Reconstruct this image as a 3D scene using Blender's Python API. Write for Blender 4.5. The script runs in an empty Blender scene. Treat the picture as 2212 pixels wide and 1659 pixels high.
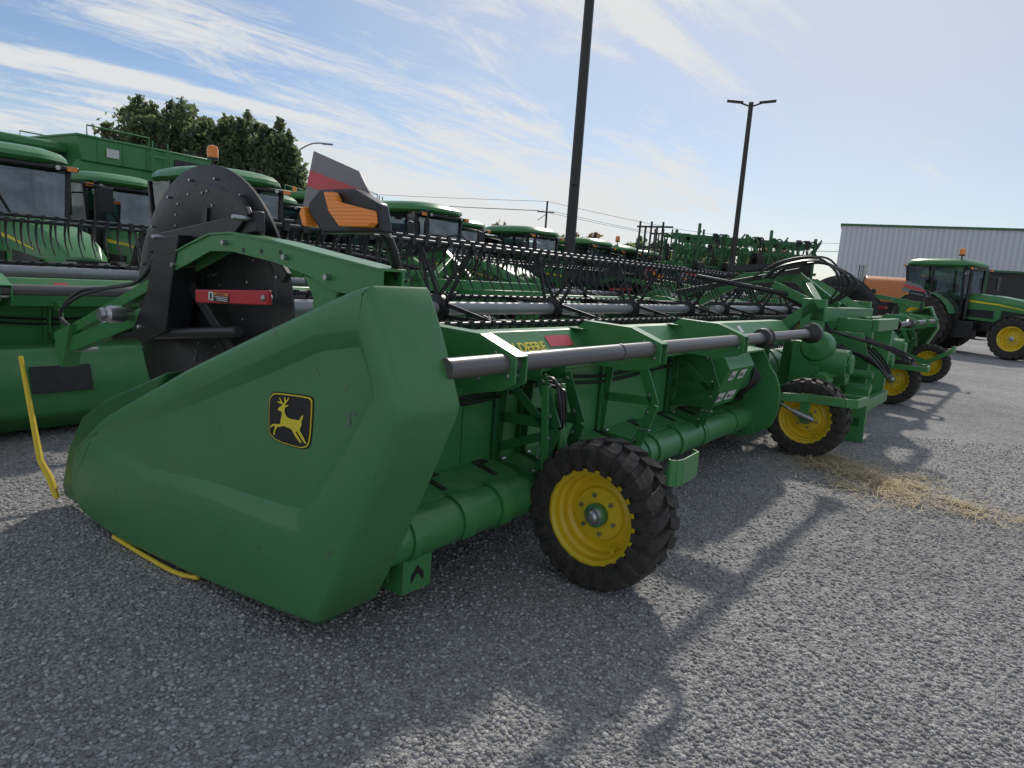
import bpy, bmesh, math, random
import numpy as np
from mathutils import Matrix, Vector
random.seed(7); rng=np.random.default_rng(5)
SC=bpy.context.scene; COL=SC.collection
rad=math.radians
# ---------------------------------------------------------------- materials
def newmat(name):
    m=bpy.data.materials.new(name); m.use_nodes=True
    nt=m.node_tree; b=nt.nodes["Principled BSDF"]; return m,nt,b
def N(nt,t,**k):
    n=nt.nodes.new(t)
    for a,v in k.items():
        if a in n.inputs.keys(): n.inputs[a].default_value=v
        else: setattr(n,a,v)
    return n
def paint(name,col,rough=.35,metal=0.,dust=.25,var=.15,bump=.0,scale=6.,dustcol=(.20,.18,.14),side=.12):
    m,nt,b=newmat(name); L=nt.links
    tc=N(nt,"ShaderNodeTexCoord"); no=N(nt,"ShaderNodeTexNoise",Scale=scale,Detail=8.,Roughness=.65)
    L.new(tc.outputs["Object"],no.inputs["Vector"])
    mx=N(nt,"ShaderNodeMix",data_type='RGBA'); 
    c=Vector(col); mx.inputs[6].default_value=(*(c*(1-var)),1); mx.inputs[7].default_value=(*(c*(1+var)),1)
    L.new(no.outputs["Fac"],mx.inputs[0])
    out=mx.outputs[2]
    if dust>0:
        ge=N(nt,"ShaderNodeNewGeometry"); se=N(nt,"ShaderNodeSeparateXYZ"); L.new(ge.outputs["Normal"],se.inputs[0])
        mr=N(nt,"ShaderNodeMapRange"); mr.inputs[1].default_value=.1; mr.inputs[2].default_value=1.; mr.inputs[3].default_value=side; mr.inputs[4].default_value=1.
        L.new(se.outputs["Z"],mr.inputs[0])
        n2=N(nt,"ShaderNodeTexNoise",Scale=scale*3.1,Detail=6.,Roughness=.7); L.new(tc.outputs["Object"],n2.inputs["Vector"])
        r2=N(nt,"ShaderNodeMapRange"); r2.inputs[1].default_value=.38; r2.inputs[2].default_value=.75; L.new(n2.outputs["Fac"],r2.inputs[0])
        mu=N(nt,"ShaderNodeMath",operation='MULTIPLY'); L.new(mr.outputs[0],mu.inputs[0]); L.new(r2.outputs[0],mu.inputs[1])
        m2=N(nt,"ShaderNodeMath",operation='MULTIPLY'); L.new(mu.outputs[0],m2.inputs[0]); m2.inputs[1].default_value=dust
        mx2=N(nt,"ShaderNodeMix",data_type='RGBA'); L.new(m2.outputs[0],mx2.inputs[0]); L.new(out,mx2.inputs[6]); mx2.inputs[7].default_value=(*dustcol,1)
        out=mx2.outputs[2]
    L.new(out,b.inputs["Base Color"])
    rr=N(nt,"ShaderNodeMapRange"); rr.inputs[3].default_value=max(.05,rough-.08); rr.inputs[4].default_value=min(1,rough+.15)
    L.new(no.outputs["Fac"],rr.inputs[0]); L.new(rr.outputs[0],b.inputs["Roughness"])
    b.inputs["Metallic"].default_value=metal
    if bump>0:
        bp=N(nt,"ShaderNodeBump",Strength=bump,Distance=.01); n3=N(nt,"ShaderNodeTexNoise",Scale=scale*14,Detail=3.); L.new(tc.outputs["Object"],n3.inputs["Vector"])
        L.new(n3.outputs["Fac"],bp.inputs["Height"]); L.new(bp.outputs[0],b.inputs["Normal"])
    return m
GREEN=paint("green_paint",(.052,.230,.068),.30,dust=.42,scale=3.,dustcol=(.25,.27,.19),side=.22)
PLAS=paint("green_plastic",(.066,.222,.078),.36,dust=.28,scale=2.,bump=.04,dustcol=(.2,.23,.15),side=.35)
GDARK=paint("dark_green_frame",(.026,.13,.043),.38,dust=.3)
BLACK=paint("black_paint",(.015,.015,.017),.36,dust=.35,var=.3)
TINE=paint("tine_plastic",(.022,.022,.024),.45,dust=.35,var=.3)
TUBE=paint("grey_tube",(.14,.13,.13),.30,dust=.3,metal=.25)
GTUBE=paint("light_grey_tube",(.38,.38,.39),.4,dust=.3,metal=.2)
RUB=paint("rubber",(.026,.024,.023),.72,dust=.9,bump=.3,scale=8.,dustcol=(.16,.13,.10),side=.4)
YEL=paint("yellow_paint",(.80,.58,.025),.33,dust=.35,var=.1,dustcol=(.3,.2,.05),side=.4)
YDEC=paint("yellow_decal",(.78,.64,.04),.45,dust=0)
BDEC=paint("black_decal",(.010,.010,.010),.45,dust=0)
STEEL=paint("steel",(.45,.45,.46),.3,metal=.9,dust=.1)
RED=paint("red_paint",(.50,.02,.03),.4,dust=.1)
REDR=paint("red_reflector",(.60,.06,.08),.3,dust=.1)
GREYR=paint("grey_reflector",(.22,.21,.22),.35,dust=.1)
WHITE=paint("white_label",(.7,.7,.68),.5,dust=.1)
ORG=paint("orange_paint",(.62,.20,.05),.4,dust=.2)
TAN=paint("stubble",(.56,.46,.28),.9,dust=0,var=.35,scale=30.)
BARK=paint("bark",(.05,.04,.03),.9,dust=0)
POLE=paint("pole_bronze",(.036,.034,.031),.5,dust=.1)
GALV=paint("galvanised",(.25,.26,.27),.45,metal=.5,dust=.1)
def amber():
    m,nt,b=newmat("amber_lens"); L=nt.links
    tc=N(nt,"ShaderNodeTexCoord"); v=N(nt,"ShaderNodeTexWave",Scale=22.,wave_type='BANDS',bands_direction='Z'); L.new(tc.outputs["Object"],v.inputs["Vector"])
    cr=N(nt,"ShaderNodeMix",data_type='RGBA'); cr.inputs[6].default_value=(.90,.22,.02,1); cr.inputs[7].default_value=(1.,.34,.05,1); L.new(v.outputs["Fac"],cr.inputs[0])
    L.new(cr.outputs[2],b.inputs["Base Color"]); b.inputs["Roughness"].default_value=.10
    bp=N(nt,"ShaderNodeBump",Strength=.15,Distance=.002); L.new(v.outputs["Fac"],bp.inputs["Height"]); L.new(bp.outputs[0],b.inputs["Normal"])
    return m
AMB=amber()
def glass():
    m=bpy.data.materials.new("cab_glass"); m.use_nodes=True; nt=m.node_tree; nt.nodes.clear(); L=nt.links
    t=N(nt,"ShaderNodeBsdfTransparent"); t.inputs[0].default_value=(.34,.38,.40,1)
    g=N(nt,"ShaderNodeBsdfGlossy"); g.inputs["Roughness"].default_value=.04; g.inputs[0].default_value=(.8,.85,.9,1)
    no=N(nt,"ShaderNodeTexNoise",Scale=4.); f=N(nt,"ShaderNodeMapRange"); f.inputs[3].default_value=.06; f.inputs[4].default_value=.25
    L.new(no.outputs["Fac"],f.inputs[0]); mx=N(nt,"ShaderNodeMixShader"); L.new(f.outputs[0],mx.inputs[0]); L.new(t.outputs[0],mx.inputs[1]); L.new(g.outputs[0],mx.inputs[2])
    o=N(nt,"ShaderNodeOutputMaterial"); L.new(mx.outputs[0],o.inputs[0]); return m
GLASS=glass()
def corr():
    m,nt,b=newmat("corrugated_wall"); L=nt.links
    tc=N(nt,"ShaderNodeTexCoord"); w=N(nt,"ShaderNodeTexWave",Scale=.9,wave_type='BANDS',bands_direction='X'); L.new(tc.outputs["Object"],w.inputs["Vector"])
    mx=N(nt,"ShaderNodeMix",data_type='RGBA'); mx.inputs[6].default_value=(.52,.54,.57,1); mx.inputs[7].default_value=(.65,.67,.70,1); L.new(w.outputs["Fac"],mx.inputs[0])
    L.new(mx.outputs[2],b.inputs["Base Color"]); b.inputs["Roughness"].default_value=.5
    bp=N(nt,"ShaderNodeBump",Strength=.6,Distance=.04); L.new(w.outputs["Fac"],bp.inputs["Height"]); L.new(bp.outputs[0],b.inputs["Normal"]); return m
CORR=corr()
def leafmat(name,a,b_,tr):
    m,nt,b=newmat(name); L=nt.links
    tc=N(nt,"ShaderNodeTexCoord"); no=N(nt,"ShaderNodeTexNoise",Scale=1.1,Detail=4.); L.new(tc.outputs["Object"],no.inputs["Vector"])
    mx=N(nt,"ShaderNodeMix",data_type='RGBA'); mx.inputs[6].default_value=(*a,1); mx.inputs[7].default_value=(*b_,1); L.new(no.outputs["Fac"],mx.inputs[0])
    L.new(mx.outputs[2],b.inputs["Base Color"]); b.inputs["Roughness"].default_value=.6
    tl=N(nt,"ShaderNodeBsdfTranslucent");tl.inputs[0].default_value=(*tr,1);ms=N(nt,"ShaderNodeMixShader");ms.inputs[0].default_value=.5
    L.new(b.outputs[0],ms.inputs[1]);L.new(tl.outputs[0],ms.inputs[2]);L.new(ms.outputs[0],nt.nodes["Material Output"].inputs[0])
    return m
LEAF=leafmat("leaves",(.085,.115,.065),(.12,.155,.085),(.22,.30,.13))
LEAF2=leafmat("autumn_leaves",(.11,.10,.05),(.17,.11,.055),(.28,.20,.09))
# ---------------------------------------------------------------- mesh builder
class MB:
    def __init__(s,fn=None): s.v=[];s.f=[];s.m=[];s.s=[];s.fn=fn
    def add(s,vs,fs,mat=0,smooth=False):
        o=len(s.v)
        for p in vs: s.v.append(s.fn(p) if s.fn else tuple(p))
        for f in fs: s.f.append([i+o for i in f]); s.m.append(mat); s.s.append(smooth)
    def box(s,x0,x1,y0,y1,z0,z1,mat=0):
        s.add([(x0,y0,z0),(x1,y0,z0),(x1,y1,z0),(x0,y1,z0),(x0,y0,z1),(x1,y0,z1),(x1,y1,z1),(x0,y1,z1)],
              [(0,3,2,1),(4,5,6,7),(0,1,5,4),(1,2,6,5),(2,3,7,6),(3,0,4,7)],mat)
    def bar(s,p0,p1,w,h,mat=0,up=(0,0,1),w1=None,h1=None):
        p0=Vector(p0);p1=Vector(p1);d=(p1-p0).normalized();u=Vector(up)
        if u.length<1e-6 or abs(d.dot(u.normalized()))>.97: u=Vector((0,1,0))
        r=d.cross(u).normalized();u=r.cross(d)
        w1=w if w1 is None else w1; h1=h if h1 is None else h1
        vs=[]
        for p,ww,hh in((p0,w,h),(p1,w1,h1)):
            for a,b in((-1,-1),(1,-1),(1,1),(-1,1)): vs.append(p+r*a*ww/2+u*b*hh/2)
        s.add(vs,[(0,1,2,3),(7,6,5,4),(0,4,5,1),(1,5,6,2),(2,6,7,3),(3,7,4,0)],mat)
    def cyl(s,p0,p1,r0,r1=None,n=16,mat=0,cap=True):
        p0=Vector(p0);p1=Vector(p1);d=(p1-p0).normalized();r1=r0 if r1 is None else r1
        u=Vector((0,0,1)) if abs(d.z)<.9 else Vector((1,0,0)); a=d.cross(u).normalized();b=d.cross(a)
        vs=[]
        for p,r in((p0,r0),(p1,r1)):
            for i in range(n): t=2*math.pi*i/n; vs.append(p+a*math.cos(t)*r+b*math.sin(t)*r)
        s.add(vs,[(i,(i+1)%n,n+(i+1)%n,n+i) for i in range(n)],mat,True)
        if cap:
            o=len(s.v)-2*n
            s.f.append([o+i for i in range(n)]);s.m.append(mat);s.s.append(False)
            s.f.append([o+n+i for i in range(n)]);s.m.append(mat);s.s.append(False)
    def tube(s,path,r,n=8,mat=0,sub=0,cap=True):
        P=[Vector(p) for p in path]
        if sub:
            Q=[];RR=[]
            isl=isinstance(r,(list,tuple))
            for i in range(len(P)-1):
                a=P[max(i-1,0)];b=P[i];c=P[i+1];d=P[min(i+2,len(P)-1)]
                for k in range(sub):
                    t=k/sub; Q.append(.5*((2*b)+(c-a)*t+(2*a-5*b+4*c-d)*t*t+(3*b-a-3*c+d)*t**3))
                    if isl: RR.append(r[i]*(1-t)+r[i+1]*t)
            Q.append(P[-1]);P=Q
            if isl: RR.append(r[-1]);r=RR
        d=(P[1]-P[0]).normalized();u=Vector((0,0,1)) if abs(d.z)<.9 else Vector((1,0,0));a=d.cross(u).normalized()
        vs=[]
        for i,p in enumerate(P):
            d=(P[min(i+1,len(P)-1)]-P[max(i-1,0)]).normalized(); a=(a-d*a.dot(d)).normalized(); b=d.cross(a)
            rr=r[i] if isinstance(r,(list,tuple)) else r
            for k in range(n): t=2*math.pi*k/n; vs.append(p+a*math.cos(t)*rr+b*math.sin(t)*rr)
        fs=[(i*n+k,i*n+(k+1)%n,(i+1)*n+(k+1)%n,(i+1)*n+k) for i in range(len(P)-1) for k in range(n)]
        s.add(vs,fs,mat,True)
        if cap: s.add(vs[:n],[tuple(range(n))],mat); s.add(vs[-n:],[tuple(range(n))],mat)
    def prism(s,poly,x0,x1,mat=0,ax='x'):
        n=len(poly)
        def mk(x,p): return (x,p[0],p[1]) if ax=='x' else ((p[0],x,p[1]) if ax=='y' else (p[0],p[1],x))
        s.add([mk(x0,p) for p in poly]+[mk(x1,p) for p in poly],[tuple(range(n)),tuple(range(2*n-1,n-1,-1))]+[(i,(i+1)%n,n+(i+1)%n,n+i) for i in range(n)],mat)
    def lathe(s,prof,c,n=32,mat=0,ax='x',cl=False):
        vs=[]
        for r,a in prof:
            for i in range(n):
                t=2*math.pi*i/n;y=r*math.cos(t);z=r*math.sin(t)
                q={'x':(a,y,z),'y':(y,a,z),'z':(y,z,a)}[ax]; vs.append((c[0]+q[0],c[1]+q[1],c[2]+q[2]))
        m=len(prof)
        s.add(vs,[(j*n+i,j*n+(i+1)%n,(j+1)*n+(i+1)%n,(j+1)*n+i) for j in range(m-1) for i in range(n)],mat,True)
    def obj(s,name,mats,parent=None,bevel=0,seg=2,label=None,angle=35,loc=None):
        me=bpy.data.meshes.new(name); me.from_pydata([tuple(v) for v in s.v],[],s.f)
        if not isinstance(mats,(list,tuple)): mats=[mats]
        for m in mats: me.materials.append(m)
        me.polygons.foreach_set("material_index",s.m); me.polygons.foreach_set("use_smooth",s.s)
        bm=bmesh.new();bm.from_mesh(me);bmesh.ops.recalc_face_normals(bm,faces=bm.faces);bm.to_mesh(me);bm.free()
        me.set_sharp_from_angle(angle=rad(angle))
        o=bpy.data.objects.new(name,me);COL.objects.link(o)
        if parent: o.parent=parent
        if loc: o.location=loc
        if bevel: 
            b=o.modifiers.new("bevel",'BEVEL');b.width=bevel;b.segments=seg;b.limit_method='ANGLE';b.angle_limit=rad(40)
        if label:o["label"]=label
        return o
def thing(name,label,cat,M=None,group=None):
    o=bpy.data.objects.new(name,None);COL.objects.link(o);o.empty_display_size=.3
    if M is not None:o.matrix_world=M
    o["label"]=label;o["category"]=cat
    if group:o["group"]=group
    return o
def clone(r,M,label=None,skip=()):
    c=r.copy();COL.objects.link(c);c.matrix_world=M
    if label:c["label"]=label
    def rec(a,b):
        for ch in a.children:
            if ch.name.split('.')[0] in skip: continue
            k=ch.copy();COL.objects.link(k);k.parent=b;rec(ch,k)
    rec(r,c);return c
# ---------------------------------------------------------------- camera / light / world
H=1.6
cam=bpy.data.cameras.new("camera");co=bpy.data.objects.new("camera",cam);COL.objects.link(co)
cam.lens=24;cam.sensor_width=36;cam.clip_end=5000;cam.clip_start=.05
co.matrix_world=Matrix.Translation((0,0,H))@Matrix.Rotation(math.pi/2-rad(9.2),4,'X')@Matrix.Rotation(rad(4.0),4,'Z')
SC.camera=co
SC.view_settings.view_transform='Standard';SC.view_settings.look='None';SC.view_settings.exposure=0
el=rad(36);az=rad(13)
S=Vector((math.sin(az)*math.cos(el),math.cos(az)*math.cos(el),math.sin(el)))
sl=bpy.data.lights.new("sun",'SUN');sl.energy=2.7;sl.angle=rad(2.0);sl.color=(1,.94,.86)
so=bpy.data.objects.new("sun",sl);COL.objects.link(so);so.rotation_euler=S.to_track_quat('Z','Y').to_euler();so.location=(0,0,30)
w=bpy.data.worlds.new("World");SC.world=w;w.use_nodes=True;nt=w.node_tree;L=nt.links
bg=nt.nodes["Background"];bg.inputs[1].default_value=.15
sk=N(nt,"ShaderNodeTexSky",sky_type='NISHITA');sk.sun_disc=False;sk.sun_elevation=el;sk.sun_rotation=az;sk.air_density=1.0;sk.dust_density=.2;sk.ozone_density=3.0
tc=N(nt,"ShaderNodeTexCoord");sp=N(nt,"ShaderNodeSeparateXYZ");L.new(tc.outputs["Generated"],sp.inputs[0])
def Mth(op,a,b=None,clamp=False):
    n=N(nt,"ShaderNodeMath",operation=op);n.use_clamp=clamp
    for i,x in enumerate((a,b)):
        if x is None:continue
        if isinstance(x,(int,float)):n.inputs[i].default_value=x
        else:L.new(x,n.inputs[i])
    return n.outputs[0]
zc=Mth('ADD',Mth('MAXIMUM',sp.outputs[2],0.),.15)
px=Mth('DIVIDE',sp.outputs[0],zc);py=Mth('DIVIDE',sp.outputs[1],zc)
th=rad(42)
al=Mth('ADD',Mth('MULTIPLY',px,math.cos(th)),Mth('MULTIPLY',py,math.sin(th)))
cr=Mth('SUBTRACT',Mth('MULTIPLY',px,math.sin(th)),Mth('MULTIPLY',py,math.cos(th)))
def vec(a,sa,b,sb,z=0.):
    c=N(nt,"ShaderNodeCombineXYZ");L.new(Mth('MULTIPLY',a,sa),c.inputs[0]);L.new(Mth('MULTIPLY',b,sb),c.inputs[1]);c.inputs[2].default_value=z;return c.outputs[0]
def noise(v,sc,det,ro,di=0.):
    n=N(nt,"ShaderNodeTexNoise",Scale=sc,Detail=det,Roughness=ro,Distortion=di);L.new(v,n.inputs["Vector"]);return n.outputs["Fac"]
def ramp(x,a,b):
    m=N(nt,"ShaderNodeMapRange",interpolation_type='SMOOTHSTEP');m.inputs[1].default_value=a;m.inputs[2].default_value=b;L.new(x,m.inputs[0]);return m.outputs[0]
n1=noise(vec(al,.40,cr,1.9,2.1),1.15,10,.60,.7)
n2=noise(vec(al,.9,cr,1.0,9.4),.55,3,.5,.3)
n3=noise(vec(al,1.0,cr,2.6,1.1),2.2,12,.72,1.6)
cl=Mth('ADD',Mth('MULTIPLY',n1,.66),Mth('ADD',Mth('MULTIPLY',n2,.14),Mth('MULTIPLY',n3,.28)))
right=ramp(sp.outputs[0],.12,.46)     # the western side is plain haze
cl=Mth('SUBTRACT',Mth('ADD',cl,.014),Mth('MULTIPLY',right,.13))
cf=Mth('MULTIPLY',ramp(cl,.485,.615),.92)
dt=N(nt,"ShaderNodeVectorMath",operation='DOT_PRODUCT');L.new(tc.outputs["Generated"],dt.inputs[0]);dt.inputs[1].default_value=S
veil=Mth('MULTIPLY',ramp(dt.outputs["Value"],.72,1.03),.50)
hz=Mth('MULTIPLY',Mth('SUBTRACT',1.,ramp(sp.outputs[2],-.02,.24)),.6)
hz=Mth('MAXIMUM',hz,Mth('MULTIPLY',right,.36))
f=Mth('SUBTRACT',1.,Mth('MULTIPLY',Mth('SUBTRACT',1.,cf),Mth('MULTIPLY',Mth('SUBTRACT',1.,veil),Mth('SUBTRACT',1.,hz))))
dm=N(nt,"ShaderNodeMix",data_type='RGBA',blend_type='MULTIPLY');dm.inputs[0].default_value=1.;L.new(sk.outputs[0],dm.inputs[6]);dm.inputs[7].default_value=(.60,.62,.66,1)
dm2=N(nt,"ShaderNodeMix",data_type='RGBA');dm2.inputs[0].default_value=.07;L.new(dm.outputs[2],dm2.inputs[6]);dm2.inputs[7].default_value=(5.,5.2,5.4,1)
mx=N(nt,"ShaderNodeMix",data_type='RGBA');L.new(f,mx.inputs[0]);L.new(dm2.outputs[2],mx.inputs[6]);mx.inputs[7].default_value=(5.2,5.25,5.2,1)
L.new(mx.outputs[2],bg.inputs[0])
# ---------------------------------------------------------------- ground
ANG=rad(52.8);HL=Matrix.Translation((.564,3.343,0))@Matrix.Rotation(ANG,4,'Z')
def hw(x,y,z=0): return HL@Vector((x,y,z))
def HM(x,y,z=0,rot=0): return HL@Matrix.Translation((x,y,z))@Matrix.Rotation(rad(rot),4,'Z')
def gravel():
    m,nt,b=newmat("gravel_ground");L=nt.links
    tc=N(nt,"ShaderNodeTexCoord")
    def no(sc,d=6.,r=.6):
        n=N(nt,"ShaderNodeTexNoise",Scale=sc,Detail=d,Roughness=r);L.new(tc.outputs["Object"],n.inputs["Vector"]);return n.outputs["Fac"]
    def vo(sc,f='F1'):
        n=N(nt,"ShaderNodeTexVoronoi",Scale=sc,feature=f);L.new(tc.outputs["Object"],n.inputs["Vector"]);return n
    v1=vo(52.);v2=vo(120.)
    sh=N(nt,"ShaderNodeSeparateColor");L.new(v1.outputs["Color"],sh.inputs[0])
    sh2=N(nt,"ShaderNodeSeparateColor");L.new(v2.outputs["Color"],sh2.inputs[0])
    def mth(op,a,c):
        n=N(nt,"ShaderNodeMath",operation=op)
        for i,x in enumerate((a,c)):
            if isinstance(x,(int,float)):n.inputs[i].default_value=x
            else:L.new(x,n.inputs[i])
        return n.outputs[0]
    val=mth('ADD',mth('MULTIPLY',sh.outputs[0],.6),mth('MULTIPLY',sh2.outputs[0],.4))
    cr=N(nt,"ShaderNodeValToRGB");L.new(val,cr.inputs[0])
    e=cr.color_ramp.elements;e[0].position=.0;e[0].color=(.175,.172,.168,1);e[1].position=1.;e[1].color=(.58,.565,.545,1)
    x=e.new(.55);x.color=(.35,.342,.332,1)
    big=no(.35,5.);big2=no(1.7,6.)
    mr=N(nt,"ShaderNodeMapRange");mr.inputs[1].default_value=.35;mr.inputs[2].default_value=.7;mr.inputs[3].default_value=.74;mr.inputs[4].default_value=1.28
    L.new(mth('ADD',mth('MULTIPLY',big,.6),mth('MULTIPLY',big2,.4)),mr.inputs[0])
    mu=N(nt,"ShaderNodeVectorMath",operation='SCALE');L.new(cr.outputs[0],mu.inputs[0]);L.new(mr.outputs[0],mu.inputs["Scale"])
    L.new(mu.outputs[0],b.inputs["Base Color"]);b.inputs["Roughness"].default_value=.9
    hgt=mth('ADD',mth('MULTIPLY',mth('SUBTRACT',1.,v1.outputs["Distance"]),.9),mth('MULTIPLY',mth('SUBTRACT',1.,v2.outputs["Distance"]),.5))
    hgt=mth('ADD',hgt,mth('MULTIPLY',no(150.,3.),.3));hgt=mth('ADD',hgt,mth('MULTIPLY',no(6.,4.),.5))
    bp=N(nt,"ShaderNodeBump",Strength=1.,Distance=.014);L.new(hgt,bp.inputs["Height"]);L.new(bp.outputs[0],b.inputs["Normal"])
    return m
GRAV=gravel()
g=MB();g.add([(-1500,-300,0),(1500,-300,0),(1500,3000,0),(-1500,3000,0)],[(0,1,2,3)])
go=g.obj("ground",GRAV);go["kind"]="structure";go["label"]="grey crushed gravel yard"
def scatter(name,n,fnpos,smin,smax,mat,label,flat=.6):
    t=(1+5**.5)/2
    bv=np.array([(-1,t,0),(1,t,0),(-1,-t,0),(1,-t,0),(0,-1,t),(0,1,t),(0,-1,-t),(0,1,-t),(t,0,-1),(t,0,1),(-t,0,-1),(-t,0,1)],float);bv/=np.linalg.norm(bv[0])
    bf=np.array([(0,11,5),(0,5,1),(0,1,7),(0,7,10),(0,10,11),(1,5,9),(5,11,4),(11,10,2),(10,7,6),(7,1,8),(3,9,4),(3,4,2),(3,2,6),(3,6,8),(3,8,9),(4,9,5),(2,4,11),(6,2,10),(8,6,7),(9,8,1)])
    P=fnpos(n);sz=smin+(smax-smin)*rng.random(n)**2.4
    V=bv[None]*(1+.5*(rng.random((n,12,1))-.5))
    sc=np.stack([np.ones(n),.6+.4*rng.random(n),flat*(.7+.5*rng.random(n))],1)
    V=V*sc[:,None,:]*sz[:,None,None]
    a=rng.random(n)*6.28;c,s_=np.cos(a),np.sin(a)
    X=V[...,0]*c[:,None]-V[...,1]*s_[:,None];Y=V[...,0]*s_[:,None]+V[...,1]*c[:,None]
    V=np.stack([X+P[:,0:1],Y+P[:,1:2],V[...,2]+sz[:,None]*.2],2).reshape(-1,3)
    F=(bf[None]+(np.arange(n)*12)[:,None,None]).reshape(-1,3)
    me=bpy.data.meshes.new(name);me.vertices.add(len(V));me.vertices.foreach_set("co",V.ravel())
    me.loops.add(F.size);me.loops.foreach_set("vertex_index",F.ravel());me.polygons.add(len(F));me.polygons.foreach_set("loop_start",np.arange(0,F.size,3))
    me.update(calc_edges=True);me.validate()
    ca=me.color_attributes.new("tone",'FLOAT_COLOR','POINT');tv=np.repeat(.55+.8*rng.random(n)**1.3,12);cc=np.ones((len(V),4));cc[:,:3]=tv[:,None];ca.data.foreach_set("color",cc.ravel())
    me.materials.append(mat);o=bpy.data.objects.new(name,me);COL.objects.link(o);o["kind"]="stuff";o["label"]=label;return o
def stonemat():
    m,nt,b=newmat("stone");L=nt.links
    a=N(nt,"ShaderNodeAttribute",attribute_name="tone");s=N(nt,"ShaderNodeVectorMath",operation='SCALE')
    tc=N(nt,"ShaderNodeTexCoord");n=N(nt,"ShaderNodeTexNoise",Scale=60.,Detail=3.);L.new(tc.outputs["Object"],n.inputs["Vector"])
    mx=N(nt,"ShaderNodeMix",data_type='RGBA');mx.inputs[6].default_value=(.29,.284,.274,1);mx.inputs[7].default_value=(.45,.44,.425,1);L.new(n.outputs["Fac"],mx.inputs[0])
    L.new(mx.outputs[2],s.inputs[0]);L.new(a.outputs["Fac"],s.inputs["Scale"]);L.new(s.outputs[0],b.inputs["Base Color"]);b.inputs["Roughness"].default_value=.85;return m
def ppos(n):
    y=.9+ (8.0-.9)*rng.random(n*2)**1.6; x=(rng.random(n*2)*2-1)*(1.0*y+.4);return np.stack([x,y],1)[:n]
scatter("gravel",150000,ppos,.0035,.0138,stonemat(),"loose grey crushed stones on the yard")
# straw
st=MB();cl_=[]
for _ in range(46):
    t=random.random();cl_.append((4.10-1.0*t+random.gauss(0,.19),-.08-1.3*t+random.gauss(0,.20),random.uniform(.04,.15)))
for _ in range(2700):
    c_=random.choice(cl_);x=c_[0]+random.gauss(0,c_[2]);y=c_[1]+random.gauss(0,c_[2]*1.1)
    if random.random()<.25: x+=random.gauss(0,.35);y+=random.gauss(0,.35)
    p=hw(x,y);a=random.random()*6.28;l=random.uniform(.02,.10);wd=.0026;d=Vector((math.cos(a),math.sin(a),random.uniform(-.3,.3)))*l;nrm=Vector((-math.sin(a),math.cos(a),0))*wd
    z=random.uniform(.012,.036);p.z=z
    st.add([p-d-nrm,p-d+nrm,p+d+nrm,p+d-nrm],[(0,1,2,3)])
sto=st.obj("straw",TAN);sto["kind"]="stuff";sto["label"]="scattered tan straw and chaff on the gravel"
# ---------------------------------------------------------------- wheels
def tyre(mb,R,Wd,rr,nl=22,lug=.02,n=48,c=(0,0,0),mat=0,skew=1.0,lw=.27):
    h=Wd/2
    prof=[(rr,-h*.75),(rr+.02*R/.4,-h*.93),(rr+(R-rr)*.45,-h*1.04),(rr+(R-rr)*.8,-h*.97),(R-lug,-h*.80),(R-lug*.95,-h*.4),(R-lug*.9,0)]
    prof=prof+[(r,-a) for r,a in prof[-2::-1]]
    mb.lathe(prof,c,n,mat)
    da=2*math.pi/nl
    for sd in (-1,1):
        for i in range(nl):
            a0=i*da+(da/2 if sd>0 else 0)
            secs=[(0.02*h*sd+sd*h*.0,R,0.),(sd*h*.5,R,.42*skew),(sd*h*.90,R-.006*R/.4,.62*skew),(sd*h*1.08,R-.030*R/.4,.68*skew),(sd*h*1.10,R-.090*R/.4,.70*skew)]
            vs=[]
            for k,(ax,r,sk_) in enumerate(secs):
                am=a0+sk_*da; hw_=da*lw*(1 if k else .8)
                for (q,rad_) in((-1,r),(1,r),(1,r-lug*2.),(-1,r-lug*2.)):
                    a=am+q*hw_*(1.12 if rad_<r else 1); vs.append((c[0]+(ax if rad_==r else ax*.93),c[1]+rad_*math.cos(a),c[2]+rad_*math.sin(a)))
            fs=[(0,1,2,3),(19,18,17,16)]
            for k in range(4):
                for e in range(4): fs.append((k*4+e,k*4+(e+1)%4,k*4+4+(e+1)%4,k*4+4+e))
            mb.add(vs,fs,mat)
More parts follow.
